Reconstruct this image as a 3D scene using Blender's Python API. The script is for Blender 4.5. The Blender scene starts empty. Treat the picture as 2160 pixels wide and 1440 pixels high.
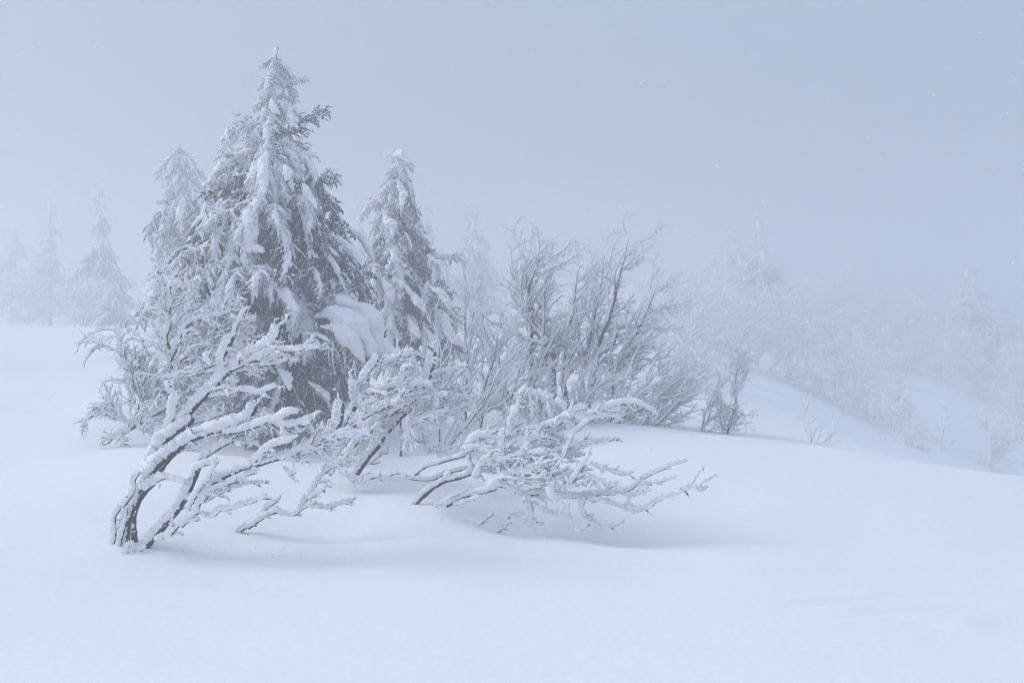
import bpy, math
import numpy as np
C = bpy.context.scene.collection
S = bpy.context.scene
R = math.radians

# ---------------------------------------------------------------- camera
F, CX, HY, CZ = 2100.0, 1080.0, 640.0, 1.7      # focal length and horizon in photo pixels, camera height
cam_d = bpy.data.cameras.new('camera'); cam = bpy.data.objects.new('camera', cam_d); C.objects.link(cam)
cam_d.sensor_width = 36.0; cam_d.lens = 35.0; cam_d.clip_end = 800; cam_d.clip_start = 0.05
cam_d.shift_y = (HY - 720.0) / 2160.0
cam.location = (0, 0, CZ); cam.rotation_euler = (R(90), 0, 0)
S.camera = cam

# ---------------------------------------------------------------- world, sun, exposure
SUN_EL, SUN_AZ = 36.0, -86.0      # azimuth measured from the view direction, minus = left
w = bpy.data.worlds.new('World'); S.world = w; w.use_nodes = True
nt = w.node_tree; nt.nodes.clear()
sky = nt.nodes.new('ShaderNodeTexSky'); sky.sky_type = 'NISHITA'; sky.sun_disc = False
sky.sun_elevation = R(SUN_EL); sky.sun_rotation = R(SUN_AZ)
sky.air_density = 1.0; sky.dust_density = 6.0; sky.ozone_density = 2.0
mixn = nt.nodes.new('ShaderNodeMix'); mixn.data_type = 'RGBA'; mixn.inputs[0].default_value = 0.86
mixn.inputs[7].default_value = (4.45, 5.35, 7.35, 1)        # the even overcast layer above the fog
bg = nt.nodes.new('ShaderNodeBackground'); bg.inputs[1].default_value = 0.10
wo = nt.nodes.new('ShaderNodeOutputWorld')
# overcast layer: a little darker towards the horizon than overhead, as under any even cloud
tc = nt.nodes.new('ShaderNodeTexCoord'); sx = nt.nodes.new('ShaderNodeSeparateXYZ'); nt.links.new(tc.outputs['Generated'], sx.inputs[0])
mr = nt.nodes.new('ShaderNodeMapRange'); mr.inputs[1].default_value = 0; mr.inputs[2].default_value = 1; mr.inputs[3].default_value = .74; mr.inputs[4].default_value = 1.56
nt.links.new(sx.outputs[2], mr.inputs[0])
vs = nt.nodes.new('ShaderNodeVectorMath'); vs.operation = 'SCALE'; vs.inputs[0].default_value = (4.5, 5.35, 7.1)
nt.links.new(mr.outputs[0], vs.inputs['Scale']); nt.links.new(vs.outputs[0], mixn.inputs[7])
nt.links.new(sky.outputs[0], mixn.inputs[6]); nt.links.new(mixn.outputs[2], bg.inputs[0]); nt.links.new(bg.outputs[0], wo.inputs[0])
sl = bpy.data.lights.new('sun', 'SUN'); sl.energy = 1.6; sl.angle = R(25); sl.color = (1.0, 0.97, 0.93)
so = bpy.data.objects.new('sun', sl); C.objects.link(so)
so.rotation_euler = (R(90 - SUN_EL), 0, R(-SUN_AZ) + math.pi)
S.view_settings.view_transform = 'Standard'; S.view_settings.look = 'None'
S.view_settings.exposure = -0.02; S.view_settings.gamma = 1.0; S.view_settings.use_curve_mapping = False
S.render.engine = 'CYCLES'
cy = S.cycles
cy.use_denoising = True; cy.filter_width = 1.1
try:
    cy.denoiser = 'OPENIMAGEDENOISE'; cy.denoising_input_passes = 'RGB_ALBEDO_NORMAL'
except Exception: pass
cy.max_bounces = 8; cy.diffuse_bounces = 4; cy.volume_bounces = 3; cy.glossy_bounces = 1; cy.transparent_max_bounces = 4
cy.use_adaptive_sampling = True; cy.adaptive_threshold = 0.01

# ---------------------------------------------------------------- helpers
def hsh(ix, iy, iz):
    h = (ix.astype(np.int64) * 374761393 + iy.astype(np.int64) * 668265263 + iz.astype(np.int64) * 2147483647) & 0xffffffff
    h = ((h ^ (h >> 13)) * 1274126177) & 0xffffffff
    h = ((h ^ (h >> 16)) * 2246822519) & 0xffffffff
    return ((h ^ (h >> 15)) & 0xffffff) / float(0xffffff) * 2 - 1
def noise(p):
    i = np.floor(p).astype(np.int64); f = p - i; f = f * f * (3 - 2 * f)
    x, y, z = i[..., 0], i[..., 1], i[..., 2]; fx, fy, fz = f[..., 0], f[..., 1], f[..., 2]
    def L(a, b, t): return a + (b - a) * t
    return L(L(L(hsh(x, y, z), hsh(x+1, y, z), fx), L(hsh(x, y+1, z), hsh(x+1, y+1, z), fx), fy),
             L(L(hsh(x, y, z+1), hsh(x+1, y, z+1), fx), L(hsh(x, y+1, z+1), hsh(x+1, y+1, z+1), fx), fy), fz)
def fbm(p, o=3):
    v = 0; a = 1.0; t = 0
    for k in range(o):
        v = v + a * noise(p * 2.03 ** k + 17.3 * k); t += a; a *= 0.5
    return v / t
def nrm(v): return v / np.maximum(np.linalg.norm(v, axis=-1, keepdims=True), 1e-9)
UP = np.array([0, 0, 1.0])
WIND = nrm(np.array([-0.55, -0.35, 0.76]))        # the side on which rime and snow collect

class Mesh:
    def __init__(self): self.v = []; self.f = []; self.n = 0
    def add(self, v, f):
        self.v.append(v.reshape(-1, 3)); self.f.append(f.reshape(-1, 4) + self.n); self.n += v.reshape(-1, 3).shape[0]
    def data(self, name, mat):
        v = np.concatenate(self.v).astype(np.float32); f = np.concatenate(self.f).astype(np.int32)
        me = bpy.data.meshes.new(name)
        me.vertices.add(len(v)); me.vertices.foreach_set('co', v.ravel())
        me.loops.add(f.size); me.loops.foreach_set('vertex_index', f.ravel())
        me.polygons.add(len(f)); me.polygons.foreach_set('loop_start', np.arange(0, f.size, 4, dtype=np.int32))
        me.polygons.foreach_set('use_smooth', np.ones(len(f), dtype=bool))
        me.update(calc_edges=True); me.materials.append(mat)
        return me
def link(name, me, parent=None):
    o = bpy.data.objects.new(name, me); C.objects.link(o)
    if parent is not None: o.parent = parent
    return o
def thing(name, label, cat, loc=(0, 0, 0), group=None, kind=None):
    o = bpy.data.objects.new(name, None); C.objects.link(o); o.location = loc
    o.empty_display_size = 0.2
    o['label'] = label; o['category'] = cat
    if group: o['group'] = group
    if kind: o['kind'] = kind
    return o

def frames(P):
    T = nrm(np.gradient(P, axis=-2))
    ref = np.array([0.21, 0.93, 0.30]); alt = np.array([0.93, -0.2, 0.3])
    m = np.abs((nrm(P[..., -1:, :] - P[..., :1, :]) * ref).sum(-1, keepdims=True)) > 0.85
    r = np.where(m, alt, ref)
    U = nrm(np.cross(T, r)); V = np.cross(T, U)
    return T, U, V
def tubes(P, Rad, k=5, amp=0.0, freq=30.0, blunt=True, flat=None, oct=2):
    """P (N,M,3), Rad (N,M): one closed tube for each polyline, its surface roughened by noise."""
    if P.ndim == 2: P = P[None]; Rad = Rad[None]
    T, U, V = frames(P)
    if blunt:
        P = np.concatenate([P[:, :1], P, P[:, -1:]], 1); Rad = np.concatenate([Rad[:, :1] * .02, Rad, Rad[:, -1:] * .02], 1)
        U = np.concatenate([U[:, :1], U, U[:, -1:]], 1); V = np.concatenate([V[:, :1], V, V[:, -1:]], 1)
    N, M, _ = P.shape
    a = np.arange(k) / k * 2 * math.pi
    dirs = U[:, :, None] * np.cos(a)[:, None] + V[:, :, None] * np.sin(a)[:, None]
    v = P[:, :, None] + dirs * Rad[:, :, None, None]
    if amp:
        q = fbm(v * freq, oct)
        v = v + dirs * (Rad[:, :, None] * amp * q)[..., None]
    if flat is not None:      # squash vertically by a factor around the centre line
        v[..., 2] = P[:, :, None, 2] + (v[..., 2] - P[:, :, None, 2]) * flat
    idx = np.arange(N * M * k).reshape(N, M, k)
    A = idx[:, :-1]; B = idx[:, 1:]
    f = np.stack([A, np.roll(A, -1, 2), np.roll(B, -1, 2), B], -1)
    return v, f
def resample(P, R0, n):
    P = np.asarray(P, float); R0 = np.asarray(R0, float)
    d = np.r_[0, np.cumsum(np.linalg.norm(np.diff(P, axis=0), axis=1))]; d = d / d[-1]
    m = len(P); t = np.linspace(0, 1, n)
    # smooth (Catmull-Rom style) interpolation
    out = np.empty((n, 3)); tan = np.gradient(P, d, axis=0) if m > 2 else np.repeat((P[-1:] - P[:1]), m, 0)
    j = np.clip(np.searchsorted(d, t, side='right') - 1, 0, m - 2)
    h = (d[j+1] - d[j])[:, None]; s = ((t - d[j]) / (d[j+1] - d[j]))[:, None]
    out = (2*s**3 - 3*s**2 + 1) * P[j] + (s**3 - 2*s**2 + s) * h * tan[j] + (-2*s**3 + 3*s**2) * P[j+1] + (s**3 - s**2) * h * tan[j+1]
    return out, np.interp(t, d, R0)
def length(P): return np.linalg.norm(np.diff(P, axis=-2), axis=-1).sum(-1)
def grow(P, Rd, n, t0, t1, ang, lf, M, rf, bias, bk, jit, rng, taper=.75, tip=.25, lenabs=None):
    """n children on every parent polyline (N,M,3); returns polylines, radii, parent index."""
    N, Mp, _ = P.shape
    par = np.repeat(np.arange(N), n)
    t = np.tile(np.linspace(t0, t1, n), N) + rng.uniform(-.5, .5, N * n) * (t1 - t0) / n
    t = np.clip(t, 0, .995); q = t * (Mp - 1); i = np.minimum(q.astype(int), Mp - 2); f = (q - i)[:, None]
    st = P[par, i] * (1 - f) + P[par, i+1] * f
    r0 = (Rd[par, i] * (1 - f[:, 0]) + Rd[par, i+1] * f[:, 0]) * rf
    T = nrm(P[par, i+1] - P[par, i])
    rp = rng.normal(size=(N * n, 3)); rp = nrm(rp - (rp * T).sum(-1, keepdims=True) * T)
    a = np.radians(ang * rng.uniform(.6, 1.35, N * n))[:, None]
    d = nrm(T * np.cos(a) + rp * np.sin(a))
    L = (length(P)[par] if lenabs is None else lenabs) * lf * (1 - taper * t) * rng.uniform(.6, 1.3, N * n)
    out = np.empty((N * n, M, 3)); out[:, 0] = st; b = np.asarray(bias, float)
    for k in range(1, M):
        d = nrm(d + b * bk + rng.normal(size=d.shape) * jit)
        out[:, k] = out[:, k-1] + d * (L / (M - 1))[:, None]
    Rr = r0[:, None] * np.linspace(1, tip, M)[None]
    return out, Rr, par
def wiggle(P, amp, freq, seed):
    s = seed * 7.7
    d = np.stack([noise(P * freq + s), noise(P * freq + s + 31), noise(P * freq + s + 57)], -1)
    return P + d * amp
def crust(P, Rd, thick, k=9, amp=.55, freq=42., off=1.0, D=WIND, seed=0., oct=3, lump=.5, lfreq=9.):
    """snow and rime sitting on the windward upper side of branches"""
    if P.ndim == 2: P = P[None]; Rd = Rd[None]
    T, U, V = frames(P)
    Dp = D - (T * D).sum(-1, keepdims=True) * T
    l = (1 + lump * noise(P * lfreq + seed)) * np.linalg.norm(Dp, axis=-1) ** .5
    th = thick * np.clip(l, .12, 2)
    Rs = Rd * .66 + th * .54
    Cn = P + Dp * (Rd * .6 + th * .5 * off)[..., None]
    return tubes(Cn, Rs, k, amp, freq, True, oct=oct)

# ---------------------------------------------------------------- materials
def new_mat(name):
    m = bpy.data.materials.new(name); m.use_nodes = True; n = m.node_tree; n.nodes.clear()
    o = n.nodes.new('ShaderNodeOutputMaterial'); b = n.nodes.new('ShaderNodeBsdfPrincipled'); n.links.new(b.outputs[0], o.inputs[0])
    b.inputs['Roughness'].default_value = .85
    for s in ('Specular IOR Level',):
        b.inputs[s].default_value = .25
    return m, n, b
def noise_node(n, scale, detail=3, rough=.6, coord='Object'):
    t = n.nodes.new('ShaderNodeTexNoise'); t.inputs['Scale'].default_value = scale
    t.inputs['Detail'].default_value = detail; t.inputs['Roughness'].default_value = rough
    c = n.nodes.new('ShaderNodeTexCoord'); n.links.new(c.outputs[coord], t.inputs['Vector']); return t
def bump(n, b, h, dist, strength=.6):
    u = n.nodes.new('ShaderNodeBump'); u.inputs['Distance'].default_value = dist; u.inputs['Strength'].default_value = strength
    n.links.new(h, u.inputs['Height']); n.links.new(u.outputs[0], b.inputs['Normal'])
def snow_mat(name, col, sc, dist):
    m, n, b = new_mat(name)
    t = noise_node(n, sc, 5, .65)
    r = n.nodes.new('ShaderNodeMapRange'); r.inputs[1].default_value = .3; r.inputs[2].default_value = .7
    r.inputs[3].default_value = .96; r.inputs[4].default_value = 1.03; n.links.new(t.outputs[0], r.inputs[0])
    x = n.nodes.new('ShaderNodeVectorMath'); x.operation = 'SCALE'; x.inputs[0].default_value = col
    n.links.new(r.outputs[0], x.inputs['Scale']); n.links.new(x.outputs[0], b.inputs['Base Color'])
    bump(n, b, t.outputs[0], dist)
    return m
M_GROUND = snow_mat('drifted_snow', (.875, .89, .905), 40, .0012)
M_SNOW = snow_mat('branch_snow', (.92, .93, .945), 60, .012)
def rime_mat(name, dark1, dark2, lo, hi, nsc, namp, D=WIND, white=(.80, .825, .85)):
    """bark or needles whose windward and upper faces are plastered with rime"""
    m, n, b = new_mat(name)
    g = n.nodes.new('ShaderNodeNewGeometry')
    dt = n.nodes.new('ShaderNodeVectorMath'); dt.operation = 'DOT_PRODUCT'; dt.inputs[1].default_value = tuple(D)
    n.links.new(g.outputs['Normal'], dt.inputs[0])
    t = noise_node(n, nsc, 4, .7)
    s1 = n.nodes.new('ShaderNodeMath'); s1.operation = 'MULTIPLY_ADD'; s1.inputs[1].default_value = namp; s1.inputs[2].default_value = -namp * .5
    n.links.new(t.outputs[0], s1.inputs[0])
    ad = n.nodes.new('ShaderNodeMath'); ad.operation = 'ADD'; n.links.new(dt.outputs['Value'], ad.inputs[0]); n.links.new(s1.outputs[0], ad.inputs[1])
    mr = n.nodes.new('ShaderNodeMapRange'); mr.interpolation_type = 'SMOOTHSTEP'
    mr.inputs[1].default_value = lo; mr.inputs[2].default_value = hi; n.links.new(ad.outputs[0], mr.inputs[0])
    t2 = noise_node(n, nsc * .35, 4, .7)
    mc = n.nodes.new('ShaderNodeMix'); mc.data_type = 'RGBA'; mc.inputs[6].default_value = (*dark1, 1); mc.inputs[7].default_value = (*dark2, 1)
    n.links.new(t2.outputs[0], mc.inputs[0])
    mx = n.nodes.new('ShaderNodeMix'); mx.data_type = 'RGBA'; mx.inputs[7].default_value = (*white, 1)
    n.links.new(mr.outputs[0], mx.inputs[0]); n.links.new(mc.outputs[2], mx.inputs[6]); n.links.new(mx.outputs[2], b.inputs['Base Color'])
    bump(n, b, t.outputs[0], .01, .8)
    return m
M_BARK = rime_mat('dark_bark', (.022, .02, .02), (.075, .065, .06), .35, .6, 48, 2.3)
M_TWIG = rime_mat('rimed_twig', (.028, .026, .026), (.08, .075, .072), -.45, .15, 60, 1.0)
M_BEECH = rime_mat('beech_bark', (.03, .028, .028), (.09, .083, .08), .3, .75, 30, 1.2)
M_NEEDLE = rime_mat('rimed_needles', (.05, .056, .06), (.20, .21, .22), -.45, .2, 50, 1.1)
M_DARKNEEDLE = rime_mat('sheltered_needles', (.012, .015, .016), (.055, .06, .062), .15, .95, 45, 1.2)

# ---------------------------------------------------------------- pixel <-> place
def at(px, py, Y): return np.array([(px - CX) * Y / F, Y, CZ - (py - HY) * Y / F])
def line(pts, Y0, Y1=None, s=1.0, ox=0.0, oy=0.0):
    Y1 = Y0 if Y1 is None else Y1
    p = np.array(pts, float); n = len(p)
    return np.array([at(ox + x / s, oy + y / s, Y0 + (Y1 - Y0) * i / max(n - 1, 1)) for i, (x, y) in enumerate(p[:, :2])])

# ---------------------------------------------------------------- ground
def Z(py, Y): return CZ - (py - HY) * Y / F
ctl = []
def back(Y): return Y + max(Y - 17.0, 0) * .9       # the slopes and trees far behind
def g(px, py, Y): p = at(px, py, back(Y)); ctl.append((p[0], p[1], p[2]))
def gz(px, z, Y): g(px, HY + (CZ - z) * F / Y, Y)
for x in (-60, -20, -6, 0, 6, 20, 60):
    for y in (-60, -20, -5, 0.5): ctl.append((x, y, .02 if abs(x) < 30 else .2))
for x in (-3.2, -1.5, 0, 1.5, 3.2): ctl.append((x, 3.0, .0))
for px in (-500, 0, 500, 1080, 1700, 2160, 2600): g(px, 1430 + (px > 2000) * 10, 4.5)
for px, py in ((-600, 1120), (0, 1148), (250, 1165), (600, 1180), (900, 1180), (1200, 1200), (1600, 1205), (2160, 1225), (2700, 1240)): g(px, py, 6.5)
for px, py, Y in ((505, 1120, 7.25), (700, 1115, 7.4), (880, 1057, 8.0), (1100, 1098, 8.0), (1300, 1100, 8.0), (1500, 1100, 8.0), (1500, 1055, 8.6), (1800, 1110, 8.0), (2160, 1130, 8.0),
                  (0, 1000, 9), (150, 985, 9), (-600, 960, 9), (150, 918, 11), (0, 915, 11.5), (0, 850, 14), (150, 850, 14), (0, 745, 22), (150, 750, 22), (0, 684, 35), (150, 692, 32), (-700, 670, 30), (-700, 820, 14),
                  (300, 942, 9.7), (400, 950, 9.65), (470, 958, 9.6), (560, 968, 9.5), (650, 978, 9.5), (760, 990, 9.4), (900, 1002, 9.1), (1040, 990, 9.1),
                  (1230, 907, 11.8), (1230, 980, 9.5), (1230, 1040, 8.4), (1500, 916, 11.4), (1500, 990, 9.4), (1780, 946, 10.9), (1780, 1010, 9.3), (2160, 1005, 10.3), (2160, 1060, 9.0), (2600, 1085, 10), (2600, 1150, 8.5)): g(px, py, Y)
for px, z, Y in ((300, .22, 10.8), (400, .1, 11), (470, .0, 11), (560, -.08, 11), (650, -.08, 10.9), (760, -.05, 10.6), (900, -.0, 10.2), (900, .03, 11.5), (1040, .04, 10.6), (1050, .1, 12), (300, .45, 13.5), (585, -.12, 13), (800, .0, 13), (1000, .05, 14), (600, .1, 17), (850, .1, 17), (300, .98, 24), (600, .6, 24), (900, .4, 24),
                 (1230, .04, 14), (1230, 0, 16), (1500, -.08, 13.5), (1500, -.25, 16), (1780, -.3, 13.5), (1780, -.6, 16), (2160, -1.0, 13.5), (2600, -1.4, 13.5), (2160, -1.5, 17), (2600, -2.0, 17)): gz(px, z, Y)
for px, py, Y in ((1400, 800, 24), (1500, 800, 26), (1650, 820, 28), (1650, 900, 19), (1797, 862, 30), (1880, 916, 28), (1918, 941, 26), (2100, 990, 27), (2000, 880, 30), (1900, 790, 40), (2160, 895, 35), (2100, 800, 46), (2600, 940, 40), (2600, 1080, 28),
                  (1600, 640, 52), (1400, 700, 38), (1300, 760, 26), (2050, 760, 60), (1750, 690, 50), (1200, 660, 45), (1000, 640, 45), (600, 620, 45), (300, 700, 48), (0, 700, 55), (-700, 700, 55), (1400, 600, 75), (2160, 700, 80)): g(px, py, Y)
for x in (-120, -60, 0, 60, 120):
    for y in (165, 190): ctl.append((x, y, 4.0))
for y in (30, 70): ctl += [(-120, y, 1.5), (120, y, -3.0), (60, y, -2.5)]
ctl = np.array(ctl)
def warp(x, y):     # compress distance so that near folds and far slopes are equally well described
    r = np.hypot(x, y); k = np.log1p(r / 3.0) / np.maximum(r, 1e-6) * 3.0
    return np.stack([x * k, y * k], -1)
cw = warp(ctl[:, 0], ctl[:, 1])
def phi(r): return np.where(r > 1e-9, r * r * np.log(np.maximum(r, 1e-9)), 0)
_n = len(cw); _K = phi(np.linalg.norm(cw[:, None] - cw[None], axis=-1)) + np.eye(_n) * 2e-3
_P = np.c_[np.ones(_n), cw]; _A = np.block([[_K, _P], [_P.T, np.zeros((3, 3))]])
_w = np.linalg.solve(_A, np.r_[ctl[:, 2], 0, 0, 0])
def ground_z(x, y):
    x = np.atleast_1d(np.asarray(x, float)); y = np.atleast_1d(np.asarray(y, float)); sh = x.shape; x = x.ravel(); y = y.ravel()
    out = np.empty(len(x))
    for s in range(0, len(x), 20000):
        q = warp(x[s:s+20000], y[s:s+20000])
        out[s:s+20000] = phi(np.linalg.norm(q[:, None] - cw[None], axis=-1)) @ _w[:_n] + _w[_n] + q @ _w[_n+1:]
    # wind-shaped relief: long low drifts, a crusted scoured patch on the right
    p = np.stack([x * .35 + y * .12, y * .9 - x * .25, x * 0], -1)
    out += .035 * fbm(p * .8, 3) * np.clip(np.hypot(x, y) / 8, .3, 2)
    # wind scoop running right and down in front of the low shrub
    e = (y - 7.75 + .42 * (x - .35)); along = np.clip((x + .1) / .5, 0, 1) * np.exp(-(np.maximum(x - .5, 0) / 1.7) ** 2)
    out -= .045 * along * np.exp(-(np.where(e > 0, e / .55, e / .2)) ** 2)
    e = (y - 7.25 + .1 * (x + 1.8)); out -= .05 * np.exp(-((x + 1.6) / .7) ** 2) * np.exp(-(np.where(e > 0, e / .4, e / .15)) ** 2)
    p2 = np.stack([x * 1.1 + y * .6, y * 4.5 - x * 1.6, x * 0 + 5], -1)
    m = np.exp(-((x - 2.4) / 1.2) ** 2 - ((y - 5.5 + .28 * (x - 2.4)) / .45) ** 2)
    out += m * .05 * np.maximum(fbm(p2 * 1.5, 3), -.1)
    q = y + .24 * x
    out += .03 * fbm(np.stack([x * .22, q * 1.5, x * 0 + 3], -1), 2) * np.clip((x + 1.5) / 3, .25, 1) + .007 * fbm(np.stack([x * .5, q * 5, x * 0 + 9], -1), 3)
    for (cx_, cy_, h_, r_) in ((-2.62, 6.75, .035, .3), (-2.35, 6.65, .025, .25), (-1.98, 7.3, .03, .22), (-1.35, 8.75, .04, .35), (-.77, 7.95, .03, .3), (-.4, 7.8, .02, .25)):
        d_ = np.hypot((x - cx_) * .8, y - cy_); out += h_ * np.exp(-(d_ / r_) ** 2) - h_ * .9 * np.exp(-(d_ / (r_ * .3)) ** 2)
    return out.reshape(sh)
def gzat(x, y): return float(ground_z([x], [y])[0])
def build_ground():
    a = np.linspace(-1, 1, 420); xs = np.sinh(a * 4.4) / math.sinh(4.4) * 130
    b = np.linspace(0, 1, 560); c0 = np.arcsinh(-30 / 4.0); c1 = np.arcsinh(140 / 4.0)
    ys = np.sinh(c0 + (c1 - c0) * b) * 4.0
    ys = 4.0 + (np.sinh(np.linspace(-2.9, 4.35, 680))) * 3.6 * .75
    ys = ys[(ys > -30) & (ys < 180)]
    X, Yg = np.meshgrid(xs, ys); z = ground_z(X, Yg)
    v = np.stack([X, Yg, z], -1); h, wd = X.shape
    idx = np.arange(h * wd).reshape(h, wd)
    f = np.stack([idx[:-1, :-1], idx[:-1, 1:], idx[1:, 1:], idx[1:, :-1]], -1)
    m = Mesh(); m.add(v, f); o = link('snow_ground', m.data('snow_ground', M_GROUND)); o['kind'] = 'structure'
    return z.min()
ZMIN = build_ground()

# ---------------------------------------------------------------- haze: one even box of freezing fog
def build_haze(density=.024, top=10.7):
    hm = bpy.data.materials.new('freezing_fog'); hm.use_nodes = True; n = hm.node_tree; n.nodes.clear()
    o = n.nodes.new('ShaderNodeOutputMaterial'); pv = n.nodes.new('ShaderNodeVolumePrincipled')
    pv.inputs['Color'].default_value = (.875, .892, .925, 1); pv.inputs['Density'].default_value = density
    pv.inputs['Anisotropy'].default_value = .42
    n.links.new(pv.outputs[0], o.inputs['Volume'])
    m = Mesh(); x0, x1, y0, y1, z0, z1 = -140., 140., -45., 195., ZMIN - 1.0, top
    v = np.array([[x0,y0,z0],[x1,y0,z0],[x1,y1,z0],[x0,y1,z0],[x0,y0,z1],[x1,y0,z1],[x1,y1,z1],[x0,y1,z1]])
    f = np.array([[0,3,2,1],[4,5,6,7],[0,1,5,4],[1,2,6,5],[2,3,7,6],[3,0,4,7]])
    m.add(v, f); me = m.data('haze', hm); me.polygons.foreach_set('use_smooth', np.zeros(6, dtype=bool))
    ob = link('haze', me); ob['kind'] = 'stuff'
build_haze()

# ================================================================ spruces
# bough prototypes, unit length along +X; needles as rimed sprigs, snow load as a child mesh
def make_bough(seed, e0, e1, sheltered=False, snow=1.0, dens=1.0, sprays=1.0):
    rng = np.random.default_rng(seed)
    M = 16; t = np.linspace(0, 1, M); el = np.radians(e0 + (e1 - e0) * t ** .8)
    st = 1 / (M - 1); az = np.cumsum(rng.normal(0, .06, M))
    d = np.stack([np.cos(el) * np.cos(az), np.cos(el) * np.sin(az), np.sin(el)], -1)
    P = np.r_[np.zeros((1, 3)), np.cumsum(d[:-1] * st, 0)]
    P = P[None]; Rd = (.014 * (1 - t) + .004)[None]
    md = Mesh(); md.add(*tubes(P, Rd, 5, .2, 30))
    n1 = int(30 * dens)
    # side branchlets: spread sideways, then hang
    B, BR, _ = grow(P, Rd, n1, .08, .97, 60, .36 * sprays, 7, .5, (0, 0, -1), .18, .12, rng, taper=.62)
    md.add(*tubes(B, BR * .9, 3))
    n2 = int(12 * dens)
    Tw, TR, _ = grow(B, BR, n2, .1, .98, 50, .28, 4, .8, (0, 0, -1), .16, .2, rng, taper=.3)
    Tw2, TR2, _ = grow(P, Rd, int(34 * dens), .05, 1, 60, .09, 4, .5, (0, 0, -1), .3, .14, rng, taper=.3)
    Q = np.r_[Tw, Tw2]; prof = np.array([.6, 1.0, .85, .25])
    QR = (rng.uniform(.0065, .0125, len(Q)))[:, None] * prof[None]
    md.add(*tubes(Q, QR, 4, .5, 70, oct=1))
    # snow load: a lumpy blanket on the spine and fingers on the branchlets
    ms = Mesh()
    Pf = np.stack([np.interp(np.linspace(0, 1, 60), t, P[0, :, i]) for i in range(3)], -1)
    Pf = wiggle(Pf, .012, 9, seed)
    rad = .056 * (1 + .55 * noise(Pf * 7 + seed)) * np.interp(np.linspace(0, 1, 60), [0, .1, .5, .9, 1], [.5, .9, 1.1, .9, .5]) * snow
    ms.add(*tubes((Pf + np.array([0, 0, .018]))[None], rad[None], 12, 1.0, 22, flat=.7, oct=3))
    sel = rng.random(len(B)) < .9 * min(1, snow * 1.1)
    Bs = B[sel]; m = 16; u = np.linspace(0, .93, m) * 6; i = np.minimum(u.astype(int), 5); f = (u - i)[None, :, None]
    Bf = Bs[:, i] * (1 - f) + Bs[:, i+1] * f
    Br = .026 * snow * (rng.uniform(.5, 1.4, len(Bs))[:, None]) * np.interp(np.linspace(0, 1, m), [0, .3, .85, 1], [1.1, 1.05, .7, .35])[None]
    Br = Br * (1 + .5 * noise(Bf * 16 + seed))
    ms.add(*tubes(Bf + np.array([0, 0, .010]), Br, 7, 1.0, 42, oct=2))
    # rime on the small sprigs
    s2 = rng.random(len(Q)) < (.5 if not sheltered else .12)
    ms.add(*tubes(Q[s2] + np.array([-.0, 0, .006]), QR[s2] * 1.2, 4, .7, 60, oct=1))
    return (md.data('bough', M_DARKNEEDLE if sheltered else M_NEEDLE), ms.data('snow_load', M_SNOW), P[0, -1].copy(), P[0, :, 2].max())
HEAVY = [make_bough(11 + i, e0, e1, False, sn) for i, (e0, e1, sn) in enumerate(((8, -50, 1.0), (0, -70, 1.1), (-15, -80, 1.15), (15, -35, .9), (-25, -70, 1.1), (5, -85, 1.0)))]
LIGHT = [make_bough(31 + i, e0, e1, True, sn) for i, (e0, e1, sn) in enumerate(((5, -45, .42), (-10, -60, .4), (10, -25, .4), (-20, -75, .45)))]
def rotm(az, s): 
    from mathutils import Matrix, Euler
    return Matrix.Rotation(az, 4, 'Z') @ Matrix.Scale(s, 4)
def put_bough(root, proto, loc, az, s, roll=0., pitch=0.):
    o = link('bough', proto[0], root); o.location = loc; o.rotation_euler = (roll, pitch, az); o.scale = (s, s, s)
    c = link('snow_load', proto[1], o)
    return o
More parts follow.
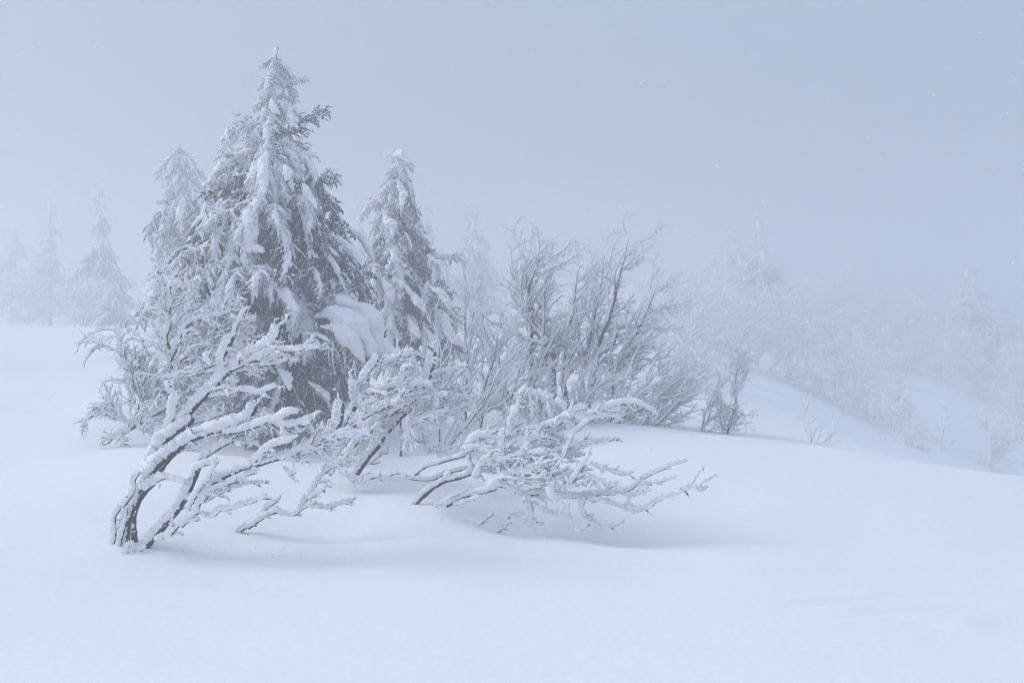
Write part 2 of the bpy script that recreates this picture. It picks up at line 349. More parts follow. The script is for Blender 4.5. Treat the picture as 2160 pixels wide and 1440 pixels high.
def spruce(label, Y, env, base_py, n, seed, leader=(0, 0, 0), group=None, light_right=True, axis=None, skip=None, name='snowy_spruce', smin=.0, far=False):
    """env: rows (py, left px, right px) of the crown; axis: rows (py, px) of the stem"""
    rng = np.random.default_rng(seed)
    env = np.array(env, float); axis = np.array(axis if axis is not None else [[env[0, 0], (env[0, 1] + env[0, 2]) / 2], [env[-1, 0], (env[-1, 1] + env[-1, 2]) / 2]], float)
    ax = lambda py: np.interp(py, axis[:, 0], axis[:, 1])
    pb = at(ax(base_py), base_py, Y); gzb = gzat(pb[0], Y)
    root = thing(name, label, 'spruce tree', (pb[0], Y, gzb), group)
    o0 = np.array([pb[0], Y, gzb])
    # stem
    tp = env[0, 0]
    pys = np.linspace(base_py + 30, tp + (.08 * (base_py - tp) if far else 0), 26); P = np.array([at(ax(p), p, Y) for p in pys]) - o0; P[0, 2] = -.3
    Rr = np.linspace(.10, .012, 26) * (Y / F * (base_py - tp)) / 5.0
    Pf, Rf = resample(P, Rr, 90)
    m = Mesh(); m.add(*tubes(Pf, Rf, 8, .25, 12)); tr = link('trunk', m.data('trunk', M_BARK), root)
    m = Mesh(); m.add(*crust(Pf[50:], Rf[50:], .024 if not far else .09, 9, .6, 16, seed=seed)); link('snow_crust', m.data('snow_crust', M_SNOW), tr)
    H = env[-1, 0] - tp
    k = 0; made = 0
    while made < n and k < n * 4:
        k += 1
        u = ((k * .7548776662) % 1.0) ** .80
        py = tp + 10 + u * (H - 10)
        az = (k * 2.399963 + rng.uniform(-.3, .3)) % (2 * math.pi)
        c = math.cos(az); l = np.interp(py, env[:, 0], env[:, 1]); r = np.interp(py, env[:, 0], env[:, 2]); a = ax(py)
        Rl, Rr_ = max(a - l, 8), max(r - a, 8)
        reach = (Rr_ if c > 0 else Rl) * abs(c) + .5 * (Rl + Rr_) * (1 - abs(c))
        reach = reach * Y / F * rng.uniform(.6, 1.06)
        if reach < smin: continue
        left = c < .25
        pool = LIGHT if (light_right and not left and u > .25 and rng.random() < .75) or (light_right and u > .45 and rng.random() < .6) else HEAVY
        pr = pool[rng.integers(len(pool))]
        hx, hz = pr[2][0], pr[2][2]
        s = reach / max(hx, .2); s = max(min(s, 2.1 if not far else 5.0), .22)
        tipz = CZ - (py - HY) * Y / F
        startz = tipz - hz * s
        top = CZ - (tp - HY) * Y / F - .12
        if startz > top: startz = top - rng.uniform(0, .2)
        pys_ = HY + (CZ - startz) * F / Y; xa = at(ax(pys_), pys_, Y)[0]
        loc = np.array([xa, Y, startz]) - o0
        put_bough(root, pr, tuple(loc), -az if False else az, s, rng.uniform(-.25, .25), rng.uniform(-.12, .12)); made += 1
    return root, o0
def pad(root, o0, pts, Y0, Y1, rad, name='snow_pad', seed=1, flat=.8, amp=.5, freq=7, k=22, n=46, fine=.12, mat=None, dy=0):
    """a heavy cushion of snow lying along a bough; pts in photo pixels, radius in pixels"""
    P = line([(p[0], p[1]) for p in pts], Y0, Y1) - o0
    Rr = np.interp(np.linspace(0, 1, len(pts)), np.linspace(0, 1, len(rad)), np.array(rad, float) * Y0 / F)
    Pf, Rf = resample(P, Rr, n); Pf = wiggle(Pf, .03, 4, seed)
    env_ = np.sin(np.linspace(.12, math.pi - .12, n)) ** .5
    v, f = tubes(Pf[None], (Rf * env_ * (1 + .35 * noise(Pf * 5 + seed)))[None], k, amp, freq, flat=flat, oct=4)
    v = v + (fbm(v * 38 + seed, 2)[..., None]) * fine * .12 * nrm(v - Pf.mean(0))
    m = Mesh(); m.add(v, f); return link(name, m.data(name, mat or M_SNOW), root)

# main spruce
env_main = [(100, 574, 600), (135, 566, 604), (175, 556, 622), (215, 542, 640), (262, 535, 655), (300, 528, 668), (345, 515, 690), (400, 508, 712), (450, 470, 722), (500, 430, 748), (560, 372, 768), (620, 350, 775), (690, 340, 782), (760, 360, 782), (830, 390, 765), (900, 410, 760), (940, 430, 745)]
sp, o0 = spruce('tallest snow-laden spruce standing behind the bent dead shrubs, dark and sheltered low down', 13.0, env_main, 925, 180, 3, axis=[(100, 586), (160, 574), (260, 588), (400, 600), (925, 600)])
def bough_at(root, o0, proto, px, py, Y, az, s, pitch=0., roll=0.):
    return put_bough(root, proto, tuple(at(px, py, Y) - o0), R(az), s, R(roll), R(pitch))
# single boughs that give the tree its outline
bough_at(sp, o0, HEAVY[5], 575, 262, 13.0, 180, .85, pitch=-14)
bough_at(sp, o0, HEAVY[1], 575, 318, 12.9, 186, 1.0, pitch=-6)
bough_at(sp, o0, HEAVY[5], 580, 335, 12.9, 176, 1.05, pitch=-2)
bough_at(sp, o0, HEAVY[4], 500, 350, 12.9, 190, .7, pitch=10)
bough_at(sp, o0, HEAVY[1], 560, 440, 12.8, 185, 1.15, pitch=0)
bough_at(sp, o0, HEAVY[2], 470, 400, 12.9, 200, .7, pitch=20)
bough_at(sp, o0, LIGHT[2], 600, 288, 13.0, 5, .68, pitch=-42)
bough_at(sp, o0, HEAVY[0], 595, 185, 13.0, -5, .36, pitch=-40)
bough_at(sp, o0, LIGHT[2], 600, 400, 12.8, -10, .72, pitch=-20)
bough_at(sp, o0, HEAVY[2], 575, 335, 12.6, -105, .9, pitch=25)
bough_at(sp, o0, HEAVY[1], 570, 420, 12.5, -140, 1.1, pitch=20)
bough_at(sp, o0, HEAVY[3], 600, 540, 13.0, -20, 1.35, pitch=22)
bough_at(sp, o0, HEAVY[0], 620, 560, 12.8, -35, 1.25, pitch=28)
rq = np.random.default_rng(4)
for (px, py, az, sc, pt) in ((565, 300, -100, .5, 25), (560, 330, -80, .5, 30), (556, 355, -110, .55, 30), (560, 380, -95, .5, 30), (556, 405, -80, .55, 30), (545, 405, -120, .5, 35), (538, 430, -100, .6, 30), (532, 455, -90, .6, 30), (528, 480, -110, .65, 30), (524, 505, -95, .6, 30),
        (600, 350, -70, .4, 25), (598, 365, -95, .4, 30), (575, 430, -60, .6, 25), (590, 455, -75, .5, 30), (640, 400, -60, .5, 25), (652, 425, -75, .45, 30), (500, 440, -130, .6, 25), (480, 470, -140, .6, 25), (470, 420, -160, .5, 30), (500, 540, -110, .8, 20), (470, 560, -130, .8, 20), (520, 560, -90, .7, 25), (560, 560, -80, .7, 22),
        (450, 520, -150, .7, 20), (430, 560, -150, .7, 25), (420, 600, -140, .8, 20), (460, 620, -120, .8, 15), (505, 262, -140, .35, 20), (575, 585, -70, .5, 25), (600, 610, -50, .5, 30)):
    bough_at(sp, o0, HEAVY[rq.integers(6)], px, py, 12.35 - .4 * (py - 300) / 300, az, sc, pitch=pt, roll=rq.uniform(-15, 15))
for i, (pts, y0, y1, rad, fl, am) in enumerate((
    ([(562, 320), (555, 345), (553, 380), (558, 410)], 12.15, 12.0, [8, 14, 15, 8], 1.0, .8),
    ([(548, 412), (538, 440), (530, 475), (524, 510), (528, 535)], 12.0, 11.8, [7, 13, 16, 18, 10], 1.0, .8),
    ([(598, 352), (604, 366), (602, 380)], 12.1, 12.0, [6, 11, 6], 1.0, .5),
    ([(565, 430), (578, 455), (592, 480)], 12.1, 12.0, [5, 9, 6], .9, .9),
    ([(500, 262), (484, 272), (478, 300)], 13.0, 13.0, [5, 7, 5], .9, .8),
    ([(570, 210), (575, 228), (588, 240)], 12.8, 12.7, [5, 9, 5], .8, .8),
    ([(688, 356), (706, 366), (720, 392)], 12.9, 12.8, [6, 10, 6], .7, .5),
    ([(690, 492), (720, 506), (748, 530), (766, 560)], 12.7, 12.6, [6, 10, 11, 7], .7, .5),
    ([(735, 480), (765, 505), (788, 555)], 13.2, 13.2, [7, 11, 8], .8, .5),
    ([(640, 388), (652, 412), (668, 440)], 12.1, 12.0, [5, 9, 5], .8, .9),
    ([(560, 583), (585, 600), (610, 630), (628, 655)], 11.9, 11.6, [6, 12, 13, 7], .7, .8),
    ([(505, 512), (530, 522), (556, 530)], 11.9, 11.8, [9, 16, 10], .7, .8),
    ([(662, 650), (705, 636), (750, 650), (785, 690), (800, 745)], 12.4, 12.3, [12, 20, 24, 24, 12], .62, .45),
    ([(664, 668), (700, 660), (742, 684), (775, 730), (788, 775)], 12.1, 12.0, [14, 24, 28, 26, 12], .62, .45),
    ([(678, 690), (712, 694), (745, 722), (768, 762)], 11.9, 11.8, [10, 18, 20, 10], .6, .55),
    ([(780, 700), (805, 735), (832, 775), (852, 810)], 12.5, 12.3, [12, 20, 22, 12], .8, .45),
    ([(640, 700), (665, 706), (700, 722)], 11.9, 11.8, [5, 9, 5], .6, .8),
    ([(585, 775), (606, 795), (612, 825)], 11.8, 11.6, [5, 10, 6], .8, .8),
    ([(650, 805), (675, 820), (697, 846)], 12.0, 11.8, [6, 11, 6], .6, .7),
    ([(540, 858), (572, 878), (600, 900)], 12.0, 11.8, [9, 15, 9], .6, .7))):
    pad(sp, o0, pts, y0, y1, rad, seed=i, flat=fl, amp=am * .85, freq=12, fine=.2)
# fringe of sprigs hanging under the biggest cushion
for i, (px, py, az, s) in enumerate(((690, 690, -80, .5), (715, 700, -60, .55), (740, 720, -70, .6), (760, 740, -50, .5), (670, 680, -110, .45), (705, 690, -95, .6), (735, 700, -40, .5))):
    bough_at(sp, o0, LIGHT[3], px, py, 11.95, az, s, pitch=28)

sp2, o2 = spruce('slender frosted spruce with curled snow-capped tip, just right of the tallest spruce', 17.0, [(325, 828, 856), (350, 818, 868), (385, 806, 872), (430, 792, 880), (480, 784, 900), (540, 774, 928), (600, 762, 955), (660, 750, 975), (740, 750, 992), (800, 760, 1000)], 790, 135, 8, axis=[(325, 845), (420, 838), (790, 862)])
bough_at(sp2, o2, HEAVY[5], 836, 345, 17, 0, .34, pitch=-35); bough_at(sp2, o2, HEAVY[5], 820, 428, 17, 175, .6, pitch=-12)
bough_at(sp2, o2, HEAVY[3], 870, 560, 17, 15, .9, pitch=-18)
for i, (pts, rad) in enumerate((([(830, 332), (848, 326), (864, 345)], [10, 13, 7]), ([(810, 450), (828, 475), (830, 500)], [9, 15, 8]), ([(800, 580), (822, 610), (830, 640)], [8, 15, 10]), ([(850, 600), (880, 635), (900, 660)], [8, 15, 9]), ([(905, 600), (935, 625), (955, 655)], [9, 15, 9]),
     ([(905, 545), (930, 560), (945, 590)], [7, 11, 7]), ([(862, 670), (876, 700), (884, 715)], [7, 12, 7]), ([(790, 560), (785, 600), (782, 640)], [7, 10, 7]), ([(930, 660), (950, 700), (985, 735)], [10, 20, 12]), ([(840, 385), (850, 410), (846, 435)], [9, 15, 9]), ([(895, 690), (915, 720), (920, 750)], [8, 16, 10]))):
    pad(sp2, o2, pts, 16.2, 16.0, [q * .68 for q in rad], seed=40 + i, flat=.8, amp=.8, freq=12)
    x_, y_ = pts[0]; bough_at(sp2, o2, HEAVY[i % 6], x_, y_ - 6, 16.4, -70 - 12 * (i % 5), .55, pitch=28)
sp3, o3 = spruce('pale rimed spruce half hidden behind the left side of the tallest spruce', 25.5, [(300, 370, 384), (330, 355, 405), (360, 335, 430), (420, 345, 450), (480, 330, 480), (560, 310, 500), (640, 300, 520), (720, 310, 540)], 720, 100, 12, axis=[(300, 376), (360, 392), (720, 410)])
far_specs = [
    ('foggy young spruce with widest snow-heavy skirt, nearest of the faint trees at far left', 31.0, [(375, 203, 212), (420, 192, 228), (470, 188, 232), (520, 178, 250), (580, 165, 272), (640, 150, 290), (690, 140, 296)], 690, 62, 21, .9),
    ('very faint tall spruce in fog between the left picture edge and the widest foggy spruce', 38.0, [(395, 100, 110), (450, 84, 122), (520, 66, 140), (600, 50, 155), (680, 40, 170)], 682, 55, 22, .9),
    ('barely visible spruce in fog at the extreme left edge', 42.0, [(455, 18, 30), (520, -10, 55), (600, -30, 75), (680, -40, 90)], 680, 45, 23, .9),
    ('small snow-buried young spruce at the foot of the widest foggy spruce', 28.0, [(590, 232, 242), (630, 210, 265), (670, 195, 290), (705, 190, 300)], 700, 34, 24, .5),
    ('faint foggy spruce directly right of the curled-tip spruce', 34.0, [(405, 890, 898), (470, 872, 920), (560, 850, 950), (660, 830, 985), (720, 820, 990)], 720, 50, 25, .8),
    ('faint broad spruce in fog above the left end of the frosted beeches', 36.0, [(420, 990, 1000), (470, 965, 1025), (540, 940, 1050), (620, 930, 1065), (700, 920, 1075)], 700, 50, 26, .8),
    ('ghostly spruce in fog above the small birch, right one of its pair', 43.0, [(440, 1596, 1606), (500, 1570, 1625), (560, 1560, 1645), (640, 1550, 1660), (700, 1540, 1670)], 690, 50, 27, .9),
    ('ghostly spruce in fog above the small birch, left one of its pair', 45.0, [(470, 1538, 1550), (540, 1500, 1580), (620, 1480, 1600), (700, 1470, 1610)], 700, 45, 28, .9),
    ('dim tall spruce on the foggy slope near the right picture edge', 44.0, [(535, 2045, 2058), (600, 2020, 2085), (680, 1990, 2110), (760, 1970, 2120), (840, 1960, 2125)], 840, 55, 29, .9),
    ('faint narrow treetop in fog between the tallest spruce and the curled-tip spruce', 33.0, [(400, 752, 760), (470, 735, 780), (560, 720, 800), (700, 700, 820)], 690, 40, 30, .8),
]
for lab, Y, env, bpy_, n, sd, _ in far_specs:
    spruce(lab, back(Y) * (1.22 if env[0][1] < 1200 else 1.02), env, bpy_, n, sd, far=True)
# snow-bent young conifer between the tallest spruce and the centre shrub
yc, oy = spruce('small snow-smothered young conifer between the tallest spruce and the centre dead shrub', 11.2, [(712, 828, 850), (740, 800, 880), (775, 785, 900), (830, 780, 910), (930, 770, 920)], 945, 26, 51, light_right=False)

# ================================================================ dead shrubs with thick rime, bent by the wind
class Shrub:
    def __init__(self, name, label, cat, base_px, Y, s=1.0, ox=0., oy=0., group=None):
        b = at(ox + base_px[0] / s, oy + base_px[1] / s, Y)
        self.o = np.array([b[0], Y, gzat(b[0], Y)]); self.root = thing(name, label, cat, tuple(self.o), group)
        self.s, self.ox, self.oy, self.Y = s, ox, oy, Y; self.n = 0
        self.seed = abs(hash_name(label)) % 9973; self.rng = np.random.default_rng(self.seed)
    def limb(self, pts, rad, dY=(0, 0), thick=.022, twigs=10, tl=.22, tang=38, bias=(.9, 0, .25), bk=.15, sub=4, tr=.0065, wig=.012, part='branch', mat=None, cap=False, tt=.013, t0=.15, amp=.55, D=WIND):
        """pts in crop pixels, rad = start and end radius (m) of the bare wood, dY = depth offset at both ends"""
        self.n += 1; rng = self.rng
        P = line(pts, self.Y + dY[0], self.Y + dY[1], self.s, self.ox, self.oy) - self.o; rad = (rad[0] * .84, rad[1] * .84)
        L = length(P); n = max(int(L / .014), 8)
        Pf, Rf = resample(P, np.linspace(rad[0], rad[1], len(P)), n)
        Pf = wiggle(Pf, wig, 3.5, self.seed + self.n); Pf = wiggle(Pf, wig * .35, 14, self.seed + self.n)
        Rf = Rf * (1 + .16 * noise(Pf * 11))
        m = Mesh(); m.add(*tubes(Pf, Rf, 9, .28, 45, oct=2))
        c = Mesh(); c.add(*crust(Pf, Rf, np.full(n, thick) if np.isscalar(thick) else np.linspace(thick[0], thick[1], n), 12, amp * 1.35, 62, seed=self.n, D=D, lump=.7, lfreq=9))
        # rime feathers: short spikes all along the windward side
        ns = int(L * 420)
        if ns > 4:
            q = rng.integers(1, n - 1, ns); T = nrm(Pf[q + 1] - Pf[q - 1]); Dp = D - (T * D).sum(-1, keepdims=True) * T
            th = thick if np.isscalar(thick) else (thick[0] + thick[1]) / 2
            d = nrm(Dp + rng.normal(size=(ns, 3)) * .55 + T * .25); st = Pf[q] + Dp * (Rf[q] * .5 + th * .45)[:, None]
            ln = (Rf[q] * .6 + th * .55) + rng.uniform(.002, .015, ns)
            c.add(*tubes(np.stack([st, st + d * (ln * .6)[:, None], st + d * ln[:, None]], 1), np.stack([ln * .35, ln * .22, ln * .05], 1), 4, blunt=False))
        if twigs:
            ii = np.linspace(0, n - 1, 26).astype(int); Pp, Rp = Pf[ii][None], Rf[ii][None]
            A, AR, _ = grow(Pp, Rp, twigs, t0, .98, tang * 1.15, 1, 9, .5, bias, bk * .7, .2, rng, taper=.45, lenabs=tl)
            AR = np.maximum(AR * 0, 0) + (tr * rng.uniform(.7, 1.5, len(A)))[:, None] * np.linspace(1, .45, 9)[None]
            m.add(*tubes(A, AR, 5, .3, 60, oct=1)); self._crust(c, A, AR, tt, rng)
            if sub:
                B, BR, _ = grow(A, AR, sub, .2, .95, 48, .5, 6, .75, bias, bk * .7, .2, rng, taper=.4)
                m.add(*tubes(B, BR, 4)); self._crust(c, B, BR, tt * .85, rng)
                if sub > 3:
                    E, ER, _ = grow(B, BR, 2, .2, .9, 48, .5, 5, .8, bias, bk * .7, .2, rng, taper=.3)
                    m.add(*tubes(E, ER, 3)); self._crust(c, E, ER, tt * .7, rng)
        b = link(part, m.data(part, mat or M_BARK), self.root); link('snow_crust', c.data('snow_crust', M_SNOW), b)
        return b
    def _crust(self, c, A, AR, tt, rng):
        M = A.shape[1]; m = M * 2 + 1; u = np.linspace(0, M - 1.001, m); i = u.astype(int); f = (u - i)
        Af = A[:, i] * (1 - f)[None, :, None] + A[:, i + 1] * f[None, :, None]; Rf = AR[:, i] * (1 - f) + AR[:, i+1] * f
        t = (tt * rng.uniform(.45, 1.35, len(A)))[:, None] * np.interp(np.linspace(0, 1, m), [0, .2, .8, 1], [.8, 1, .9, .5])[None]
        c.add(*crust(Af, Rf, t, 7, .95, 70, seed=self.n, lump=.9, lfreq=16, oct=2, off=1.2))
def hash_name(s):
    h = 7
    for ch in s: h = (h * 131 + ord(ch)) & 0x7fffffff
    return h

# ---- foreground left shrub
A = Shrub('bent_shrub', 'thick-stemmed dead shrub in the left foreground, leaning right with crusted stub-ended limbs', 'shrub', (300, 1340), 6.7, 2.5714, 150, 640)
W = dict(bias=(.9, 0, .2))
A.limb([(262, 1400), (285, 1260), (310, 1150), (355, 1060), (400, 990), (425, 900), (450, 830), (470, 790)], (.040, .030), (0, .0), .022, 3, .10, sub=2, t0=.4, part='trunk', tr=.005)
A.limb([(330, 1390), (330, 1270), (325, 1170), (350, 1080), (395, 1010), (440, 960)], (.042, .026), (-.04, .0), (.02, .02), 3, .07, sub=2, t0=.4, part='trunk')
A.limb([(290, 1380), (300, 1270), (312, 1180), (335, 1100)], (.030, .022), (-.1, -.05), .012, 2, .06, sub=1, part='trunk')
A.limb([(222, 1370), (236, 1290), (240, 1200), (232, 1160), (262, 1110), (265, 1090)], (.013, .008), (-.1, -.1), .016, 2, .06, sub=0)
A.limb([(240, 1390), (262, 1290), (285, 1220), (300, 1150), (300, 1110)], (.012, .01), (-.15, -.1), .014, 2, .06, sub=0)
A.limb([(285, 1100), (320, 1065), (345, 1020), (348, 960), (375, 915)], (.012, .008), (-.1, -.15), .02, 2, .06, sub=0)
A.limb([(280, 1385), (300, 1345), (315, 1310), (340, 1300)], (.008, .006), (-.25, -.2), .02, 1, .06, sub=0)
A.limb([(335, 1385), (345, 1340), (350, 1310)], (.007, .006), (-.25, -.2), .016, 0)
A.limb([(465, 800), (500, 755), (560, 700), (640, 640), (650, 625)], (.034, .03), (.0, .1), .034, 3, .1, sub=1)
A.limb([(590, 690), (625, 620), (680, 545), (740, 480), (800, 420), (850, 370), (910, 325), (985, 280), (1050, 250), (1105, 205), (1125, 160), (1135, 118)], (.026, .022), (.1, .1), .036, 16, .20, tang=28, sub=4, bias=(.9, 0, .12), t0=.35)
A.limb([(832, 390), (822, 345), (815, 300), (838, 250), (858, 215), (872, 185)], (.02, .02), (.1, .05), .034, 3, .08, sub=1)
A.limb([(760, 330), (745, 300), (755, 280)], (.006, .006), (.1, .05), .03, 2, .05, sub=0)
A.limb([(850, 375), (940, 330), (1050, 290), (1120, 262), (1180, 262), (1270, 250), (1355, 240)], (.012, .008), (.1, -.0), .024, 14, .17, tang=25, sub=4, bias=(1, 0, .0))
A.limb([(850, 380), (960, 355), (1060, 330), (1130, 320), (1190, 285)], (.009, .006), (.1, .3), .018, 10, .15, tang=30, sub=4, bias=(1, 0, -.1))
A.limb([(520, 700), (540, 630), (555, 560), (568, 500), (540, 455), (526, 418)], (.018, .016), (.1, .0), (.03, .036), 3, .07, sub=1)
A.limb([(760, 505), (810, 498), (870, 490), (960, 472), (1030, 488), (1075, 470), (1112, 455)], (.010, .008), (.1, .0), .026, 9, .1, sub=2, bias=(1, 0, -.2))
A.limb([(425, 940), (455, 900), (500, 850), (580, 790), (680, 735), (780, 690), (880, 655), (960, 625), (985, 590), (1002, 555)], (.032, .022), (-.05, -.1), .034, 16, .2, tang=28, sub=4, t0=.3, **W)
A.limb([(480, 905), (520, 845), (600, 780), (680, 740)], (.024, .02), (.1, .2), .026, 4, .12, sub=2)
A.limb([(830, 700), (900, 690), (980, 672), (1080, 640), (1180, 655), (1250, 645), (1305, 630)], (.016, .008), (-.1, -.25), .030, 18, .16, tang=30, sub=4, **W)
A.limb([(1110, 645), (1150, 620), (1185, 598), (1240, 594)], (.010, .008), (-.2, -.25), .028, 4, .08, sub=2)
A.limb([(780, 790), (840, 755), (900, 738), (960, 750), (1015, 768)], (.010, .006), (-.1, -.1), .022, 6, .12, sub=3, bias=(1, 0, -.2))
A.limb([(640, 650), (700, 640), (770, 628)], (.006, .005), (.1, .1), .018, 5, .1, sub=3)
A.limb([(400, 1010), (450, 975), (500, 945), (560, 955), (625, 972)], (.016, .010), (-.1, -.2), .022, 5, .08, sub=2)
A.limb([(395, 1000), (440, 960), (490, 935), (535, 925)], (.010, .006), (-.05, -.1), .024, 3, .06, sub=1)
A.limb([(385, 1360), (430, 1290), (520, 1180), (600, 1080), (640, 1000), (670, 920), (680, 890)], (.032, .022), (-.1, -.2), (.018, .024), 3, .08, sub=1, t0=.5, part='trunk')
A.limb([(675, 905), (700, 880), (740, 865), (795, 860)], (.012, .010), (-.2, -.25), .026, 2, .05, sub=1)
A.limb([(668, 900), (700, 855), (760, 810), (830, 760), (890, 735)], (.016, .008), (-.2, -.05), .022, 4, .1, sub=2)
A.limb([(605, 1065), (660, 1050), (710, 1030), (760, 985), (820, 945), (880, 920), (960, 890), (1050, 868)], (.028, .018), (-.15, -.2), (.012, .022), 8, .12, sub=3, t0=.3, **W)
A.limb([(960, 890), (1010, 840), (1060, 800), (1130, 765), (1200, 752)], (.015, .010), (-.2, -.3), .028, 9, .1, sub=3, **W)
A.limb([(1040, 870), (1110, 850), (1180, 832), (1240, 810), (1300, 780), (1360, 760), (1420, 738), (1500, 715), (1560, 708), (1622, 700)], (.016, .009), (-.2, -.1), .03, 24, .15, tang=35, sub=4, **W)
A.limb([(1250, 800), (1300, 800), (1360, 775), (1440, 760)], (.012, .008), (.2, .3), .03, 12, .14, tang=40, sub=4, **W)
A.limb([(640, 1150), (660, 1080), (700, 1020), (740, 960), (768, 910), (785, 868)], (.008, .005), (-.3, -.3), .020, 3, .06, sub=1)
A.limb([(700, 1060), (760, 1030), (860, 985), (930, 950), (985, 920)], (.010, .006), (-.3, -.2), .02, 8, .1, sub=3, **W)
A.limb([(720, 1080), (800, 1030), (860, 1005), (950, 978), (1045, 966)], (.006, .003), (-.25, -.1), .012, 6, .08, sub=2)
A.limb([(540, 1250), (600, 1190), (640, 1160), (690, 1130), (700, 1090), (740, 1050)], (.013, .008), (-.3, -.3), .022, 6, .08, sub=2)
A.limb([(600, 1210), (640, 1180), (700, 1168)], (.012, .010), (-.3, -.3), .014, 2, .05, sub=0)
A.limb([(700, 1140), (770, 1158), (820, 1115), (880, 1108), (930, 1090), (1000, 1072), (1062, 1053)], (.009, .006), (-.3, -.3), .020, 4, .06, sub=2)
A.limb([(465, 1285), (500, 1268), (545, 1262), (600, 1255)], (.006, .004), (-.2, -.3), .018, 2, .05, sub=1)
A.limb([(355, 1352), (385, 1340), (410, 1325)], (.006, .006), (-.2, -.2), .012, 0)
A.limb([(1165, 905), (1195, 930), (1225, 962)], (.006, .005), (-.2, -.2), .022, 3, .05, sub=1)
A.limb([(540, 1210), (550, 1150), (548, 1130)], (.004, .003), (-.3, -.3), .01, 0)

D1 = Shrub('half_buried_shrub', 'low snow-crusted branches poking out of the snow right of the left foreground shrub', 'shrub', (910, 1240), 7.3, 2.5714, 150, 640)
D1.limb([(890, 1260), (940, 1222), (1000, 1180), (1040, 1130), (1075, 1100), (1118, 1075)], (.016, .008), (0, 0), .02, 5, .07, sub=2, part='trunk')
D1.limb([(960, 1215), (1010, 1180), (1070, 1145), (1120, 1130), (1180, 1145), (1220, 1140), (1260, 1110), (1300, 1098), (1350, 1105), (1400, 1108), (1460, 1090), (1525, 1075)], (.015, .006), (0, -.15), .022, 18, .1, tang=35, sub=3, **W)
D1.limb([(1255, 1110), (1290, 1050), (1320, 1010), (1345, 960), (1370, 925), (1410, 895), (1450, 870), (1500, 855), (1550, 850)], (.012, .007), (-.1, .1), .024, 14, .11, sub=3, **W)
D1.limb([(1300, 1060), (1350, 1020), (1400, 995)], (.005, .003), (-.1, -.2), .018, 5, .06, sub=2)
D1.limb([(1450, 880), (1500, 930), (1550, 950), (1580, 968), (1625, 950), (1660, 945)], (.008, .006), (.0, .1), .020, 8, .09, sub=3)

# ---- centre shrub
E = Shrub('bent_shrub', 'dense snow-plastered dead shrub in the centre with one tall blunt upright stub', 'shrub', (195, 1290), 8.7, 3.6, 700, 640)
E.limb([(185, 1310), (225, 1240), (280, 1170), (340, 1090), (400, 1000), (450, 930), (490, 890)], (.042, .032), (0, 0), (.02, .03), 3, .12, sub=1, t0=.6, part='trunk')
E.limb([(450, 930), (510, 880), (570, 820), (625, 760), (660, 690), (700, 630), (735, 560), (755, 480), (770, 365)], (.032, .034), (0, .05), (.034, .044), 9, .2, sub=4, t0=.3)
E.limb([(20, 1040), (40, 970), (62, 880), (70, 800), (62, 745)], (.034, .034), (-.3, -.4), .046, 4, .1, sub=2, part='trunk')
E.limb([(0, 1110), (60, 1000), (150, 975), (280, 1015)], (.018, .01), (-.3, -.4), .03, 14, .2, sub=4)
E.limb([(70, 980), (95, 920), (125, 860), (165, 800), (205, 735), (215, 690)], (.034, .022), (-.1, -.1), (.02, .036), 7, .16, sub=4, part='trunk')
E.limb([(200, 750), (180, 700), (185, 640), (165, 570)], (.020, .022), (-.1, -.15), .05, 9, .14, sub=4, tt=.02)
E.limb([(205, 735), (250, 690), (270, 650), (250, 600), (262, 560)], (.018, .02), (-.1, -.1), .04, 8, .14, sub=4)
E.limb([(240, 590), (262, 545), (300, 498), (345, 440), (368, 398)], (.018, .018), (-.1, -.1), .040, 2, .08, sub=1)
E.limb([(330, 570), (352, 530), (400, 485), (470, 445), (540, 420), (625, 378)], (.016, .012), (0, .1), .040, 14, .2, sub=4, tt=.018, **W)
E.limb([(270, 680), (330, 668), (400, 655), (470, 630), (530, 590), (552, 530), (545, 482)], (.016, .014), (-.15, -.2), .036, 12, .18, sub=4, tt=.017, **W)
E.limb([(430, 620), (480, 560), (560, 470), (590, 440)], (.010, .010), (.1, .1), .034, 8, .16, sub=4)
E.limb([(215, 800), (330, 792), (430, 742), (500, 712), (570, 680), (650, 620), (700, 600)], (.018, .012), (-.1, -.2), .038, 18, .2, sub=4, tt=.018, **W)
E.limb([(240, 870), (330, 820), (430, 780), (540, 740)], (.016, .012), (-.25, -.3), .036, 16, .2, sub=4, tt=.018, **W)
E.limb([(440, 850), (500, 800), (570, 755), (640, 715), (690, 650)], (.018, .014), (-.2, -.1), .036, 10, .18, sub=4, **W)
E.limb([(735, 560), (780, 540), (830, 530), (892, 512)], (.010, .009), (.05, .1), .034, 8, .12, sub=4)
E.limb([(760, 470), (720, 480), (735, 460)], (.006, .006), (.05, .1), .02, 3, .08, sub=2)
E.limb([(690, 660), (780, 650), (850, 655), (890, 620), (905, 570), (945, 510), (1000, 520)], (.012, .008), (.1, .1), .042, 20, .18, sub=4, tt=.02, bias=(.7, 0, .6))
E.limb([(650, 820), (730, 800), (820, 820), (880, 800), (940, 740), (1030, 690)], (.012, .008), (.1, .1), .040, 24, .2, sub=4, tt=.02, bias=(.8, 0, .4))
E.limb([(700, 860), (780, 850), (860, 830), (960, 790), (1040, 760)], (.010, .006), (.0, .1), .036, 22, .2, sub=4, tt=.018, bias=(.8, 0, .2))
E.limb([(640, 760), (690, 742), (770, 715), (850, 712)], (.010, .008), (-.1, -.1), .034, 6, .12, sub=3)
E.limb([(790, 800), (800, 760), (778, 715)], (.012, .012), (-.15, -.1), .036, 2, .06, sub=1)
E.limb([(560, 980), (620, 930), (680, 900), (760, 890), (820, 880)], (.012, .008), (-.2, -.2), .036, 20, .2, sub=4, tt=.02, bias=(.8, 0, .0))
